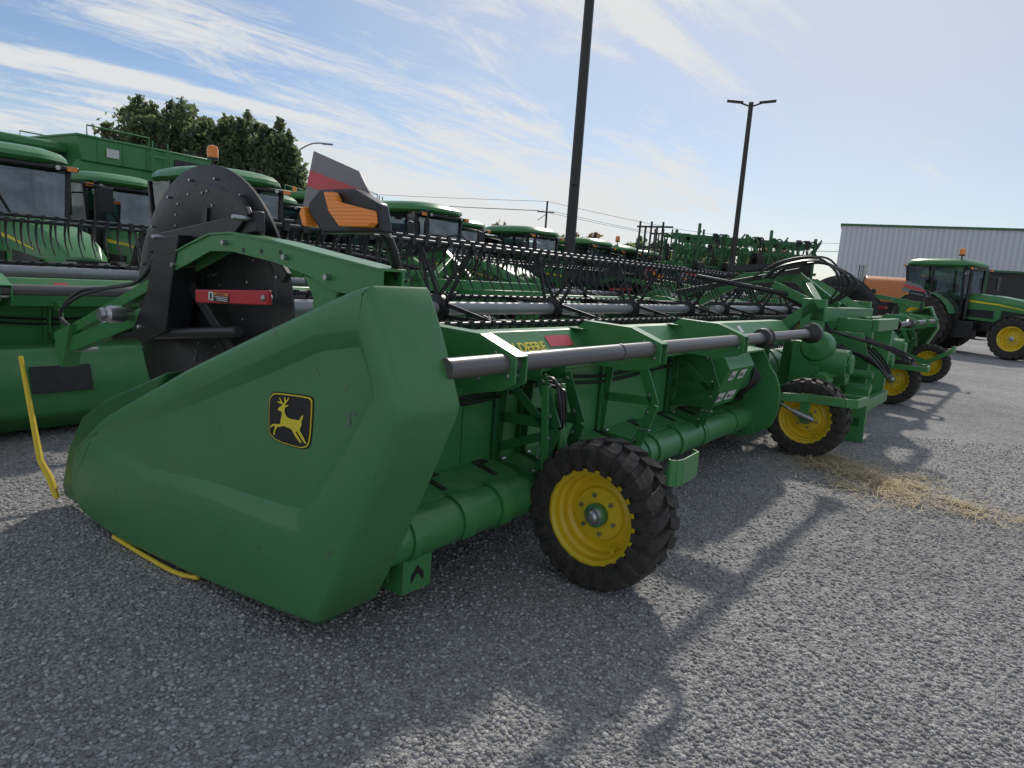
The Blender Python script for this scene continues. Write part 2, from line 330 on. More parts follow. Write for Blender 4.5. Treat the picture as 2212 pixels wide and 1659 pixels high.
def make_wheel(parent,loc,R,Wd,rr,side,nl=22,rim=YEL,hub=GREEN,nbolt=6,lug=.02,skew=1.0,simple=False,lw=.27):
    """axis x; side=-1 outer face towards -x"""
    h=MB();s=side
    h.lathe([(rr*.25,s*Wd*.10),(rr*.25,s*Wd*.30),(rr*.2,s*Wd*.32)],(0,0,0),20,0)
    h.lathe([(rr*.2,s*Wd*.32),(rr*.15,s*Wd*.33),(rr*.15,s*Wd*.43),(rr*.10,s*Wd*.47),(0.001,s*Wd*.48)],(0,0,0),16,1)
    for i in range(nbolt):
        a=2*math.pi*i/nbolt+.3;y=rr*.42*math.cos(a);z=rr*.42*math.sin(a);h.cyl((s*Wd*.12,y,z),(s*Wd*.22,y,z),rr*.045,n=6,mat=1)
    ho=h.obj("wheel",[hub,STEEL],parent,loc=loc)
    t=MB();tyre(t,R,Wd,rr,nl,lug,56 if not simple else 32,skew=skew,lw=lw);t.obj("tyre",RUB,ho)
    r=MB()
    r.lathe([(rr*1.03,s*Wd*.40),(rr*1.04,s*Wd*.44),(rr*.99,s*Wd*.44),(rr*.93,s*Wd*.40),(rr*.92,s*Wd*.25),(rr*.86,s*Wd*.20),(rr*.84,s*Wd*.05),(rr*.76,s*Wd*.0),(rr*.60,s*Wd*.06),(rr*.56,s*Wd*.13),(rr*.28,s*Wd*.15),(.001,s*Wd*.15)],(0,0,0),48)
    r.lathe([(rr*1.03,-s*Wd*.40),(rr*.93,-s*Wd*.40),(rr*.92,s*Wd*.0)],(0,0,0),48)
    r.cyl((s*Wd*.15,-rr*.45,-rr*.62),(s*Wd*.30,-rr*.50,-rr*.66),rr*.05,n=8)
    r.obj("rim",rim,ho,angle=30)
    return ho
# ---------------------------------------------------------------- header
CX=6.55
GH="grain headers parked in the yard"
def xf(y): return -1.38-.05*(y-.3)
def chaikin(P,q):
    o=[];n=len(P)
    for i in range(n):
        a=Vector(P[i]);b=Vector(P[(i+1)%n]);o+= [a.lerp(b,q),a.lerp(b,1-q)]
    return o
def inset(P,d):
    n=len(P);o=[]
    ar=sum(P[i][0]*P[(i+1)%n][1]-P[(i+1)%n][0]*P[i][1] for i in range(n));sg=1 if ar>0 else -1
    for i in range(n):
        a=Vector(P[i-1]);b=Vector(P[i]);c=Vector(P[(i+1)%n])
        t=((b-a).normalized()+(c-b).normalized());t=t.normalized() if t.length>1e-6 else (c-b).normalized()
        o.append(b+Vector((-t.y,t.x))*d*sg)
    return o
def dep(y): return .060*(2.60-y)/2.2
def shield(root,fn=None,emblem=True):
    O=[(.34,1.53),(.13,1.08),(.56,.115),(1.45,.05),(2.24,.02),(2.64,.07),(2.76,.20),(2.70,.43),(2.35,.68),(1.50,1.07),(.95,1.295),(.55,1.455)]
    # recessed panel: outer edge Pa and inner (bottom of the slope) Pb, given point by point
    Pa=[(.37,1.365),(.27,1.13),(.69,.49),(1.40,.48),(1.90,.44),(2.30,.48),(2.47,.53),(2.44,.575),(2.15,.69),(1.5,.955),(.98,1.165),(.62,1.315)]
    Pb=[(.425,1.29),(.345,1.12),(.735,.565),(1.40,.545),(1.86,.500),(2.22,.525),(2.33,.548),(2.32,.565),(2.10,.655),(1.48,.90),(.97,1.105),(.64,1.245)]
    O=chaikin(chaikin(O,.05),.25);Pa=chaikin(chaikin(Pa,.05),.25);Pb=chaikin(chaikin(Pb,.05),.25)
    mb=MB(fn);n=len(O);rings=[]
    rings.append([(-1.06-.04*max(0,y-.3)+.0,y,z) for y,z in inset(O,.05)])
    rings.append([(-1.045-.06*max(0,y-.3),y,z) for y,z in inset(O,.02)])
    rings.append([(-1.07-.06*max(0,y-.3),y,z) for y,z in inset(O,.0)])
    rings.append([(xf(y)+.045,y,z) for y,z in O])
    rings.append([(xf(y)+.022,y,z) for y,z in inset(O,.004)])
    rings.append([(xf(y)+.007,y,z) for y,z in inset(O,.014)])
    rings.append([(xf(y),y,z) for y,z in inset(O,.032)])
    mid=lambda A,B,t:[a.lerp(b,t) for a,b in zip(A,B)]
    rings.append([(xf(y),y,z) for y,z in mid(Pa,O,.03)])
    rings.append([(xf(y)+.004,y,z) for y,z in mid(Pa,Pb,.12)])
    rings.append([(xf(y)+dep(y)*.94,y,z) for y,z in mid(Pa,Pb,.92)])
    rings.append([(xf(y)+dep(y),y,z) for y,z in Pb])
    vs=[p for r in rings for p in r];m=len(rings)
    fs=[(j*n+i,j*n+(i+1)%n,(j+1)*n+(i+1)%n,(j+1)*n+i) for j in range(m-1) for i in range(n)]
    mb.add(vs,fs,0,True)
    mb.add(vs[(m-1)*n:],[tuple(range(n))],0,False)
    sh=mb.obj("end_shield",PLAS,root,angle=36,label="moulded green plastic end shield with leaping deer emblem")
    if not emblem: return sh
    def mp(u,v,k): 
        du=u-616;dv=v-917;y=.81-.0031*du;z=.940+.0007*du-.00206*dv;return (xf(y)+dep(y)-.003*k,y,z)
    B=[(577,858),(584,855),(652,871),(659,876),(661,884),(659,950),(656,972),(650,978),(638,979),(590,962),(574,946),(571,936),(571,868)]
    B=[tuple(p) for p in chaikin(B,.25)]
    cx=sum(p[0] for p in B)/len(B);cy=sum(p[1] for p in B)/len(B)
    def scl(f):return [(cx+(u-cx)*f,cy+(v-cy)*f) for u,v in B]
    e=MB(fn)
    for k,(f,mt) in enumerate(((1.,0),(.955,1),(.91,0))):
        Q=scl(f);e.add([mp(u,v,k+1) for u,v in Q]+[mp(u,v,k) for u,v in Q],[tuple(range(len(Q)))]+[(i,(i+1)%len(Q),len(Q)+(i+1)%len(Q),len(Q)+i) for i in range(len(Q))],mt)
    D=[(593.5,892.5),(597.5,888.5),(601,887),(603.5,884.5),(600,881),(595,880),(592,875.5),(596,877.5),(600,878),(597,872),(597.5,867.5),(600,873),(603,878),(604.5,882),(606,882.5),(607.5,878),(606.5,872),(608.5,867.5),(609.5,873),(610.5,877),(614,873),(617.5,870),(615.5,875.5),(612,880),(609,884),(608,886.5),(613,885.5),(616.5,886.5),(613,889),(609,890.5),(608,895),(608.5,901),(611,907.5),(616,912.5),(623,915.5),(630,917),(636,919),(639,916.5),(641,911.5),(644.5,908),(645,913),(643,918.5),(641.5,922),(642.5,928),(640.5,933),(638.5,938),(641.5,945),(645.5,952),(648.5,959),(652,966),(650,967.5),(645,961),(641,954),(636.5,946.5),(633,941),(630,941),(634.5,949),(639,957),(643,964),(641,966),(637,961),(631,952.5),(626,943),(622,935.5),(615,932),(609,929.5),(604.5,928),(600,929.5),(594,929.5),(590.5,934.5),(588.5,941),(589,946),(586,946),(586,940),(587.5,933.5),(589,927.5),(584.5,926.5),(580.5,929.5),(578,931),(579.5,926),(584,922.5),(590,922.5),(596,924),(600,923),(600,918),(601,912),(602.3,905),(602.3,899.5),(600,896.5),(596.5,896.2)]
    D=[tuple(p) for p in chaikin(D,.22)]
    e.add([mp(u,v,4) for u,v in D],[tuple(range(len(D)))],1)
    e.obj("emblem",[BDEC,YDEC],sh,label="black and yellow leaping deer emblem")
    for (y,z,a,l) in ((.47,.98,.3,.05),(.45,1.02,1.2,.03),(.66,1.17,.5,.02),(.5,1.12,1.4,.03),(1.9,.36,.2,.02),(1.2,.35,1.2,.03),(2.5,.42,.9,.03),(.95,.35,.6,.02),(.85,1.29,.2,.04),(1.3,.80,1.0,.02),(2.2,.30,.4,.02),(.5,.45,.9,.03),(1.0,.22,.3,.02)):
        sc=MB(fn)
        for k in range(5):
            yy=y+random.gauss(0,.008);zz=z+random.gauss(0,.012);ln=l*random.uniform(.3,1);dy=math.cos(a+1.2)*ln;dz=math.sin(a+1.2)*ln
            inr= .40<yy<1.4 and .55<zz<1.2
            off=dep(yy)-.004 if inr else -.003
            sc.add([(xf(yy)+off,yy,zz),(xf(yy)+off,yy+.004,zz),(xf(yy)+off,yy+dy+.002,zz+dz),(xf(yy)+off,yy+dy,zz+dz)],[(0,1,2,3)])
        sc.obj("scuff_mark",GALV,sh)
    return sh
BZ=.04;WX=.06;WY=.10
def wing(root,fn,left):
    g=MB(fn)   # back sheet
    g.prism([(.80,.50),(.84,.50),(.84,1.14),(.80,1.14)],-1.08,4.9)
    for x in (-.3,.45,1.2,1.95,2.7,3.4): g.box(x,x+.015,.792,.80,.52,1.08)
    g.obj("back_sheet",GREEN,root,.002)
    g=MB(fn)
    g.prism([(.60,1.06),(.60,1.115+BZ),(.72,1.245+BZ),(.84,1.245+BZ),(.84,1.06)],-1.15,4.95);g.obj("top_beam",GREEN,root,.008)
    g=MB(fn)
    g.cyl((-1.15,.58,.385),(4.2,.58,.385),.115,n=28)
    for x in (-.95,-.30,1.35,1.95,2.35,3.1):
        g.lathe([(.117,0),(.126,0),(.126,.05),(.117,.05)],(x,.58,.385),28)
    for x in (-.62,-.33,1.5,1.9,2.4):
        pts=[(.58+.13*math.cos(a),.385+.13*math.sin(a)) for a in np.linspace(1.2,3.7,9)];q2=[(.58+.118*math.cos(a),.385+.118*math.sin(a)) for a in np.linspace(3.7,1.2,9)]
        g.prism(pts+q2,x,x+.09)
    g.obj("lower_tube",GREEN,root)
    g=MB(fn)   # ledge
    g.prism([(.60,.505),(.845,.56),(.845,.53),(.60,.485)],-1.08,4.2)
    g.box(-1.0,4.2,.79,.86,.18,.53)
    for x in (-.85,-.6,-.2,.8,1.1,1.6,2.1,2.5,2.8,3.3):
        g.prism([(.635,.5165),(.80,.5535),(.80,.5565),(.635,.5195)],x,x+.035,1); g.prism([(.76,.5455),(.80,.5545),(.80,.5575),(.76,.5485)],x+.036,x+.1,1)
    g.obj("ledge",[GREEN,BLACK],root)
    for x,mt,bl in ((-.02,GDARK,1),(.22,GDARK,0),(1.15,GREEN,0),(2.25,GDARK,1)):
        g=MB(fn);t=.012
        def st(a,b,w_): g.bar((x,a[0],a[1]),(x,b[0],b[1]),t,w_,0,up=(0,-(b[1]-a[1]),b[0]-a[0]))
        A=(.74,1.07);B=(.50,1.07);C=(.38,.80);D=(.48,.50);E=(.78,.52)
        for p,q in((A,B),(B,C),(C,D),(D,E),(E,A)): st(p,q,.07)
        st((.76,.80),(.40,.82),.06)
        if bl: st((.74,1.03),(.42,.78),.05);st((.76,.62),(.42,.76),.05)
        g.box(x-.03,x+.03,.77,.79,.5,1.07)
        for k in range(5): g.cyl((x-.014,.40+.02*k,.62+.0*k),(x+.014,.40+.02*k,.62),.008,n=8,mat=1)
        for (yy,zz) in ((.48,1.04),(.42,.86),(.42,.74),(.50,.54),(.7,1.05),(.72,.56)): g.cyl((x-.016,yy,zz),(x+.016,yy,zz),.012,n=6,mat=1)
        g.obj("rib_plate",[mt,STEEL],root,.002)
    for x in (-.70,.68,2.08):
        g=MB(fn);hw2=.038
        poly=[(.72,1.25+BZ),(.66,1.315+BZ*.5),(.34,1.325),(.13,1.25),(.13,1.14),(.20,1.10),(.34,1.07),(.60,1.08)]
        for dx in (-hw2,hw2): g.prism(poly,x+dx-.005,x+dx+.005)
        g.prism([(.66,1.315+BZ*.5),(.34,1.325),(.34,1.332),(.66,1.322+BZ*.5)],x-hw2-.005,x+hw2+.005)
        g.prism([(.34,1.325),(.13,1.25),(.13,1.257),(.34,1.332)],x-hw2-.005,x+hw2+.005)
        g.box(x-.10,x+.06,.64,.74,1.247+BZ,1.255+BZ)
        for (yy,zz) in ((.17,1.17),(.24,1.26),(.33,1.14)): g.cyl((x-hw2-.015,yy,zz),(x+hw2+.015,yy,zz),.011,n=6,mat=1)
        g.obj("tube_bracket",[GREEN,STEEL],root,.003)
    g=MB(fn);g.cyl((-1.10,.2,1.22),(4.05,.2,1.22),.043,n=24)
    for x in (.26,): g.lathe([(.044,0),(.0465,0),(.0465,.02),(.044,.02)],(x,.2,1.22),24)
    g.obj("drive_tube",TUBE,root,label="dark grey round tube running along the back")
    g=MB(fn);g.lathe([(.044,0),(.075,.01),(.08,.06),(.06,.10),(.078,.13),(.06,.16),(.044,.2)],(2.62,.2,1.22),24);g.obj("tube_boot",BLACK,root)
    g=MB(fn);g.lathe([(.044,0),(.07,.02),(.062,.06),(.085,.09),(.075,.14),(.10,.17),(.10,.26)],(3.95,.2,1.22),24);g.obj("tube_boot",BLACK,root)
    g=MB(fn);g.prism([(.86,.30),(2.45,.10),(2.45,.07),(.86,.24)],-1.1,5.6);g.obj("platform_deck",BLACK,root)
    g=MB(fn);g.prism([(2.45,.11),(2.58,.07),(2.58,.05),(2.45,.05)],-1.15,6.5)
    for i in range(96): x=-1.1+i*.0762;g.prism([(2.57,.075),(2.68,.055),(2.57,.045)],x,x+.02)
    g.obj("cutter_bar",STEEL,root)
    g=MB(fn);g.cyl((-1.1,1.25,.62),(6.5,1.25,.62),.20,n=24)
    pts=[(-1.0+i*.04,1.25+.30*math.cos(i*.42),.62+.30*math.sin(i*.42)) for i in range(185)]
    g.tube(pts,.012,5);g.obj("auger",GDARK,root)
    make_wheel(root,fn((WX,WY,.39)) if fn else (WX,WY,.39),.39,.27,.245,-1,nl=22,lug=.028,skew=.55,lw=.29)
    g=MB(fn)
    g.bar((.27,.58,.55),(.27,WY,.40),.03,.11);g.cyl((.30,WY,.39),(.08,WY,.39),.04,n=12)
    g.bar((.27,WY,.42),(.27,-.27,.68),.03,.08)
    arc=[(-.01,-.27),(-.03,-.29),(-.01,-.315),(.04,-.325),(.25,-.31),(.275,-.27)]
    for a,b in zip(arc[:-1],arc[1:]): g.bar((a[0],a[1],.715),(b[0],b[1],.715),.010,.13)
    g.obj("wheel_arm",GREEN,root,.003)
    g=MB(fn)
    g.bar((-.02,.42,.50),(-.02,.46,1.02),.035,.045);g.bar((.12,.40,.50),(.12,.46,1.02),.035,.045);g.cyl((.05,.36,.55),(.05,.42,.98),.028,n=14)
    g.cyl((.05,.34,.42),(.05,.36,.6),.016,n=12,mat=1)
    g.obj("lift_cylinder",[GREEN,STEEL],root,.003)
    for k in range(3):
        g=MB(fn)
        g.tube([(.0+.03*k,.62,1.02),(.0+.035*k,.44,1.06-.03*k),(-.01+.03*k,.38,.96),(.02+.02*k,.38,.82-.04*k),(.05,.42,.64)],.010,6,sub=5)
        g.obj("hydraulic_hose",BLACK,root)
    for k in range(2):
        g=MB(fn);g.tube([(-.9,.785,.98-.04*k),(-.3,.77,.93-.03*k),(.4,.78,.98-.04*k),(1.2,.77,.94-.04*k),(2.2,.775,.98-.04*k),(3.1,.76,.92)],.011,6,sub=5);g.obj("hydraulic_hose",BLACK,root)
    g=MB(fn);g.prism([(.50,.14),(.74,.14),(.74,.27),(.50,.30)],-.98,-.80);g.bar((-.89,.60,.27),(-.89,.6,.33),.1,.1)
    g.add([(-.93,.497,.18),(-.89,.497,.225),(-.85,.497,.18),(-.85,.497,.215),(-.89,.497,.262),(-.93,.497,.215)],[(0,1,4,5),(1,2,3,4)],1)
    g.obj("support_foot",[GREEN,BLACK],root)
    make_wheel(root,fn((4.14,WY+.02,.39)) if fn else (4.14,WY+.02,.39),.39,.27,.245,-1,nl=22,lug=.028,skew=.55,lw=.29)
    g=MB(fn)
    P=[(3.66,.62,.46),(3.84,.40,.58),(3.91,.08,.61),(3.94,-.24,.61),(3.99,-.33,.61),(4.32,-.35,.61)]
    for a,b in zip(P[:-1],P[1:]): g.bar(a,b,.022,.085)
    g.bar((3.92,.10,.60),(3.94,.12,.40),.02,.09);g.bar((4.32,-.35,.61),(4.36,.6,.6),.03,.08)
    g.cyl((3.94,.12,.39),(4.14,.12,.39),.035,n=12)
    g.obj("wheel_arm",GREEN,root,.005)
    g=MB(fn);g.cyl((3.92,.21,.46),(3.92,.01,.40),.03,n=12);g.cyl((3.92,.45,.56),(3.92,.21,.46),.014,n=10);g.obj("lift_cylinder",STEEL,root)
    g=MB(fn);VX=-.80
    poly=[(.80,1.09),(.42,1.05),(.36,.95),(.52,.60),(.80,.60)]
    g.prism(poly,3.25+VX,3.27+VX);g.prism(poly,4.25+VX,4.27+VX)
    g.prism([(.42,1.05),(.36,.95),(.52,.60),(.54,.61),(.385,.95),(.43,1.035)],3.27+VX,3.85+VX)
    g.prism([(.80,1.1),(.42,1.065),(.42,1.05),(.8,1.09)],3.25+VX,4.27+VX)
    g.box(3.9+VX,4.2+VX,.5,.75,.7,1.0)
    vc=g.obj("valve_cover",GREEN,root)
    for k in range(4):
        g=MB(fn);x=3.95+VX+.06*k;g.tube([(x,.55,.98),(x+.02,.40,.92-.03*k),(x,.42,.75),(x+.05,.55,.62),(x+.3,.6,.55)],.012,6,sub=5);g.obj("hydraulic_hose",BLACK,root)
    if left:
        def lab(x0,x1,t0,t1):
            g=MB(fn);x0+=VX;x1+=VX
            def quad(x0,x1,t0,t1,mt,k):
                a=Vector((.36,.95));b=Vector((.52,.60));p=a.lerp(b,t0);q=a.lerp(b,t1);n_=Vector((-.91,-.416))*k;p+=n_;q+=n_
                g.add([(x0,p.x,p.y),(x1,p.x,p.y),(x1,q.x,q.y),(x0,q.x,q.y)],[(0,1,2,3)],mt)
            quad(x0,x1,t0,t1,0,.004);w_=x1-x0;h_=t1-t0
            quad(x0+w_*.2,x0+w_*.4,t0+h_*.35,t0+h_*.75,1,.006);quad(x0+w_*.62,x0+w_*.8,t0+h_*.5,t0+h_*.75,1,.006)
            g.obj("warning_label",[WHITE,BDEC],vc)
        for q_ in ((3.34,3.46,.06,.30),(3.56,3.70,.06,.30),(3.33,3.50,.64,.88),(3.56,3.76,.64,.88)): lab(*q_)
    arc=[(.70,1.06),(.30,1.02)]+[(.34-.28*math.sin(a)*1.0,.62+.36*math.cos(a)) for a in np.linspace(.5,2.4,9)]+[(.45,.22),(.75,.22)]
    arc2=[(.72,1.0),(.42,.98)]+[(.44-.20*math.sin(a)*1.0,.58+.34*math.cos(a)) for a in np.linspace(.5,2.4,9)]+[(.52,.20),(.75,.20)]
    for x,ar_ in ((3.52,arc2),(5.05,arc)):
        g=MB(fn);g.prism(ar_,x,x+.03);g.obj("side_plate",GREEN,root,.004)
    g=MB(fn);g.bar((4.56,.4,.26),(5.3,.4,.26),.3,.10);g.bar((3.5,.5,.3),(5.3,.5,.3),.12,.12);g.obj("cross_beam",GREEN,root,.004)
    g=MB(fn)
    g.lathe([(.0,-.02),(.14,0),(.16,.03),(.16,.22),(.11,.26),(.0,.27)],(4.62,.26,1.06),20)
    g.lathe([(.0,0),(.12,0),(.13,.03),(.13,.18),(.0,.2)],(4.7,.12,.86),20)
    g.lathe([(.0,0),(.07,0),(.09,.03),(.09,.18),(.0,.2)],(4.6,.16,.72),16)
    g.cyl((4.8,.30,.9),(4.8,-.05,.9),.15,n=20);g.cyl((4.8,-.05,.9),(4.8,-.09,.9),.10,n=16)
    for a in range(8): g.cyl((4.8+.125*math.cos(a*.785),-.045,.9+.125*math.sin(a*.785)),(4.8+.125*math.cos(a*.785),-.065,.9+.125*math.sin(a*.785)),.014,n=6)
    g.cyl((5.1,.25,.75),(5.1,.0,.75),.11,n=16);g.box(4.66,5.3,.2,.5,.6,1.1)
    g.obj("gearbox",GREEN,root,.01)
def textobj(body,size,mat,parent,M,label=None,offset=0.,extr=0.,right=False):
    cu=bpy.data.curves.new("t",'FONT');cu.body=body;cu.size=size;cu.offset=offset;cu.extrude=extr
    if right: cu.align_x='RIGHT'
    to=bpy.data.objects.new("t",cu);COL.objects.link(to);bpy.context.view_layer.update()
    me=bpy.data.meshes.new_from_object(to);bpy.data.objects.remove(to);me.materials.clear();me.materials.append(mat)
    t=bpy.data.objects.new("lettering",me);COL.objects.link(t);t.parent=parent;t.matrix_local=M
    if label:t["label"]=label
    return t
def make_header(root):
    mir=lambda p:(2*CX-p[0],p[1],p[2])
    wing(root,None,True);wing(root,mir,False)
    g=MB()
    for x in (5.25,7.75):
        g.box(x-.05,x+.05,.35,.60,.2,1.55);g.bar((x,.45,1.5),(x,.85,1.15),.1,.12)
    g.box(5.2,7.9,.34,.50,1.30,1.46);g.box(5.2,7.9,.34,.52,.20,.34)
    for x in (5.9,7.2): g.box(x-.04,x+.04,-.05,.34,.3,1.35)
    g.box(5.86,7.24,-.10,-.02,1.22,1.36);g.box(5.86,7.24,-.10,-.02,.26,.40)
    g.prism([(-.1,.4),(.34,.4),(.34,1.2),(.0,1.2),(-.1,.9)],5.60,5.63)
    g.bar((5.4,.42,1.4),(6.3,.9,1.75),.09,.12);g.bar((7.6,.42,1.4),(6.7,.9,1.75),.09,.12)
    g.box(5.3,5.7,-.15,.0,.18,.28);g.box(5.3,5.36,-.2,.05,.0,.62)
    for z in (.45,.6,.75): g.cyl((5.5,.1,z),(5.5,-.18,z),.05,n=12)
    g.obj("centre_frame",GREEN,root,.008)
    g=MB()
    g.bar((6.2,.45,1.45),(6.2,1.0,1.82),.08,.14);g.bar((6.2,1.0,1.82),(6.35,1.7,1.75),.08,.14);g.bar((6.35,1.7,1.75),(6.5,2.35,1.38),.07,.12)
    g.bar((5.6,.5,1.45),(5.7,1.1,1.68),.06,.1);g.bar((6.2,1.2,1.7),(5.75,.55,1.4),.05,.07)
    g.obj("centre_reel_arm",GREEN,root,.006)
    g=MB();g.cyl((6.1,.5,1.30),(6.25,1.25,1.62),.04,n=14);g.cyl((5.75,.7,1.55),(5.2,1.9,1.72),.03,n=12);g.bar((6.2,.9,1.9),(5.3,2.2,1.50),.05,.06);g.bar((6.1,.8,1.96),(5.5,1.6,1.85),.05,.07)
    g.obj("reel_cylinder",BLACK,root)
    for k in range(7):
        g=MB();a=random.uniform(-.1,.1);x=5.9+.07*k
        g.tube([(x,.5,1.5),(x-.05,.35+a,1.78),(x-.1,.65,2.02+a*.4),(x-.2,1.05,1.95+a*.5),(x-.3,1.3+a,1.75)],.013,6,sub=6);g.obj("hydraulic_hose",BLACK,root)
    for k in range(4):
        g=MB();x=5.2+.1*k;g.tube([(x,.2,1.05),(x+.1,-.15,.95-.03*k),(x+.25,-.32,.75),(x+.4,-.15,.9+.02*k),(x+.5,.1,1.1)],.013,6,sub=6);g.obj("hydraulic_hose",BLACK,root)
    for k in range(3):
        g=MB();x=5.35+.03*k;g.tube([(x,.3,1.2),(x+.05,-.25-.05*k,1.08),(x+.3,-.45-.04*k,.95),(x+.45,-.2,1.06),(x+.3,.1,1.2)],.014,6,sub=6);g.obj("hydraulic_hose",BLACK,root)
    textobj("JOHN DEERE",.088,YDEC,root,Matrix.Translation((.19,.612,1.143+BZ))@Matrix.Rotation(math.atan2(.13,.12),4,'X'),"yellow capital lettering on the top beam",.0022,.001,True)
    def rf(x0,x1,m):
        g=MB();o=Vector((0,-.735,.678))*.003;a=Vector((0,.638,1.156+BZ))+o;b=Vector((0,.69,1.213+BZ))+o
        g.add([(x0,a.y,a.z),(x1,a.y,a.z),(x1,b.y,b.z),(x0,b.y,b.z)],[(0,1,2,3)]);g.obj("reflector",m,root)
    rf(.25,.50,REDR);rf(1.18,1.28,REDR);rf(3.4,3.5,WHITE);rf(8.6,8.9,REDR);rf(11.,11.2,REDR)
    shield(root,None,True);shield(root,mir,False)
    for fn in (None,mir):
        g=MB(fn);g.prism([(1.7,1.02),(2.40,.765),(2.72,.61),(2.93,.38),(3.05,.13),(3.02,.05),(2.62,.05),(2.4,.3)],-1.44,-1.34);g.prism([(.6,.10),(2.3,.02),(2.3,.10),(.6,.22)],-1.36,-1.18)
        g.obj("divider_nose",GDARK,root,.02,3)
        g=MB(fn);g.tube([(-1.52,3.40,.88),(-1.52,3.14,.27),(-1.50,3.05,.17),(-1.49,2.99,.06)],[.013,.019,.022,.018],8)
        g.obj("divider_rod",YEL,root)
        g=MB(fn);g.tube([(-1.47,2.25,.03),(-1.46,2.1,.02),(-1.44,1.65,.018),(-1.40,1.48,.03)],.012,8,sub=3);g.obj("skid_rod",YEL,root)
        g=MB(fn)
        top=[(.48,1.575),(.85,1.62),(1.2,1.665),(1.55,1.695),(1.75,1.685),(1.95,1.63),(2.18,1.56),(2.18,1.47),(1.98,1.53),(1.75,1.605),(1.55,1.61),(1.2,1.575),(.95,1.53),(.80,1.48),(.48,1.45)]
        leg=[(1.0,1.53),(.93,1.44),(.93,1.22),(.82,1.22),(.80,1.40),(.76,1.48)]
        for xa,xb in ((-1.19,-1.175),(-1.08,-1.065)): g.prism(top,xa,xb)
        g.prism(leg,-1.174,-1.160);g.prism(leg,-1.095,-1.081)
        tl=top[:7]
        for a,b in zip(tl[:-1],tl[1:]): g.prism([(a[0],a[1]-.002),(b[0],b[1]-.002),(b[0],b[1]+.008),(a[0],a[1]+.008)],-1.20,-1.055)
        g.bar((-1.13,2.15,1.50),(-1.2,3.6,.98),.06,.06);g.bar((-1.13,2.30,1.28),(-1.2,3.5,.92),.08,.09)
        g.prism([(3.35,1.08),(3.62,1.0),(3.58,.80),(3.5,.78)],-1.26,-1.16)
        for (yy,zz) in ((.87,1.30),(.8,1.53),(1.1,1.6),(1.6,1.65),(2.1,1.52),(2.9,1.2),(3.2,1.1),(3.45,.9)): g.cyl((-1.215,yy,zz),(-1.06,yy,zz),.014,n=6,mat=1)
        for yy in (1.15,1.3,1.45): g.cyl((-1.192,yy,1.62),(-1.1905,yy,1.62),.012,n=10,mat=2)
        g.obj("reel_arm",[GREEN,STEEL,BLACK],root,.004)
        g=MB(fn);g.prism([(2.05,1.68),(2.3,1.66),(2.42,1.35),(2.62,1.10),(2.5,1.06),(2.2,1.16),(2.14,1.4)],-1.20,-1.06)
        g.bar((-1.10,1.45,1.76),(-1.10,2.55,1.62),.05,.10);g.bar((-1.13,1.5,1.81),(-1.13,1.75,1.62),.03,.05);g.bar((-1.05,1.80,1.9),(-1.05,1.30,1.50),.03,.06)
        g.cyl((-1.15,2.95,1.05),(-1.15,1.55,1.22),.03,n=14);g.bar((-1.08,2.2,1.45),(-1.08,1.5,.95),.03,.06)
        for (yy,zz) in ((1.5,1.77),(2.3,1.66),(2.5,1.15)): g.cyl((-1.22,yy,zz),(-1.12,yy,zz),.014,n=6,mat=1)
        g.obj("reel_mount",[BLACK,STEEL],root,.006)
        for k in range(2):
            g=MB(fn);g.tube([(-1.18,3.5,1.0+.03*k),(-1.22,3.62,1.12),(-1.2,3.35,1.26+.03*k),(-1.16,3.0,1.34),(-1.12,2.7,1.40),(-1.1,2.5,1.55+.03*k)],.012,6,sub=6);g.obj("hydraulic_hose",BLACK,root)
        g=MB(fn);g.lathe([(.0,-.15),(.035,-.15),(.04,-.13),(.03,-.12),(.05,-.10),(.05,-.03),(.035,0),(.035,.1)],(-1.22,2.62,1.21),20);g.obj("reel_pivot",STEEL,root)
        g=MB(fn);g.bar((-1.215,1.83,1.375),(-1.215,1.19,1.415),.022,.066);g.cyl((-1.24,1.215,1.413),(-1.19,1.215,1.413),.014,n=10,mat=1)
        lk=g.obj("safety_lock",[RED,STEEL],root,.005)
        if fn is None:
            zc_=1.387
            g=MB();g.box(-1.2285,-1.2275,1.51,1.70,zc_-.023,zc_+.023,0);g.box(-1.2295,-1.2286,1.512,1.645,zc_+.008,zc_+.022,1);g.box(-1.2295,-1.2286,1.65,1.695,zc_-.021,zc_+.021,3);g.box(-1.2305,-1.2296,1.663,1.68,zc_-.016,zc_+.014,2)
            for k in range(3): g.box(-1.2305,-1.2296,1.52,1.635-.01*k,zc_-.0-.008*k,zc_+.003-.008*k,3)
            g.obj("warning_label",[BDEC,ORG,BDEC,WHITE],lk)
            textobj("WARNING",.016,BDEC,lk,Matrix(((0,0,-1,-1.2300),(-1,0,0,1.625),(0,1,0,zc_+.0095),(0,0,0,1))))
        g=MB(fn);g.tube([(-1.04,.52,1.40),(-1.06,.52,1.54),(-1.12,.50,1.66),(-1.18,.50,1.74),(-1.195,.56,1.79),(-1.195,.80,1.82)],.021,12,sub=4)
        lt=g.obj("light_post",BLACK,root)
        sh_=lambda P:[(a-.16,b-.045) for a,b in P]
        g=MB(fn);g.prism(sh_([(.86,1.92),(.72,1.92),(.58,1.865),(.55,1.76),(.90,1.75),(1.0,1.83),(1.0,1.87),(.93,1.92)]),-1.275,-1.215);g.obj("lamp_housing",BLACK,lt,.01)
        g=MB(fn);g.prism(sh_([(.855,1.905),(.80,1.905),(.77,1.868),(.575,1.835),(.565,1.79),(.585,1.775),(.755,1.775),(.82,1.83)]),-1.312,-1.277)
        g.obj("amber_lamp",AMB,lt,.006)
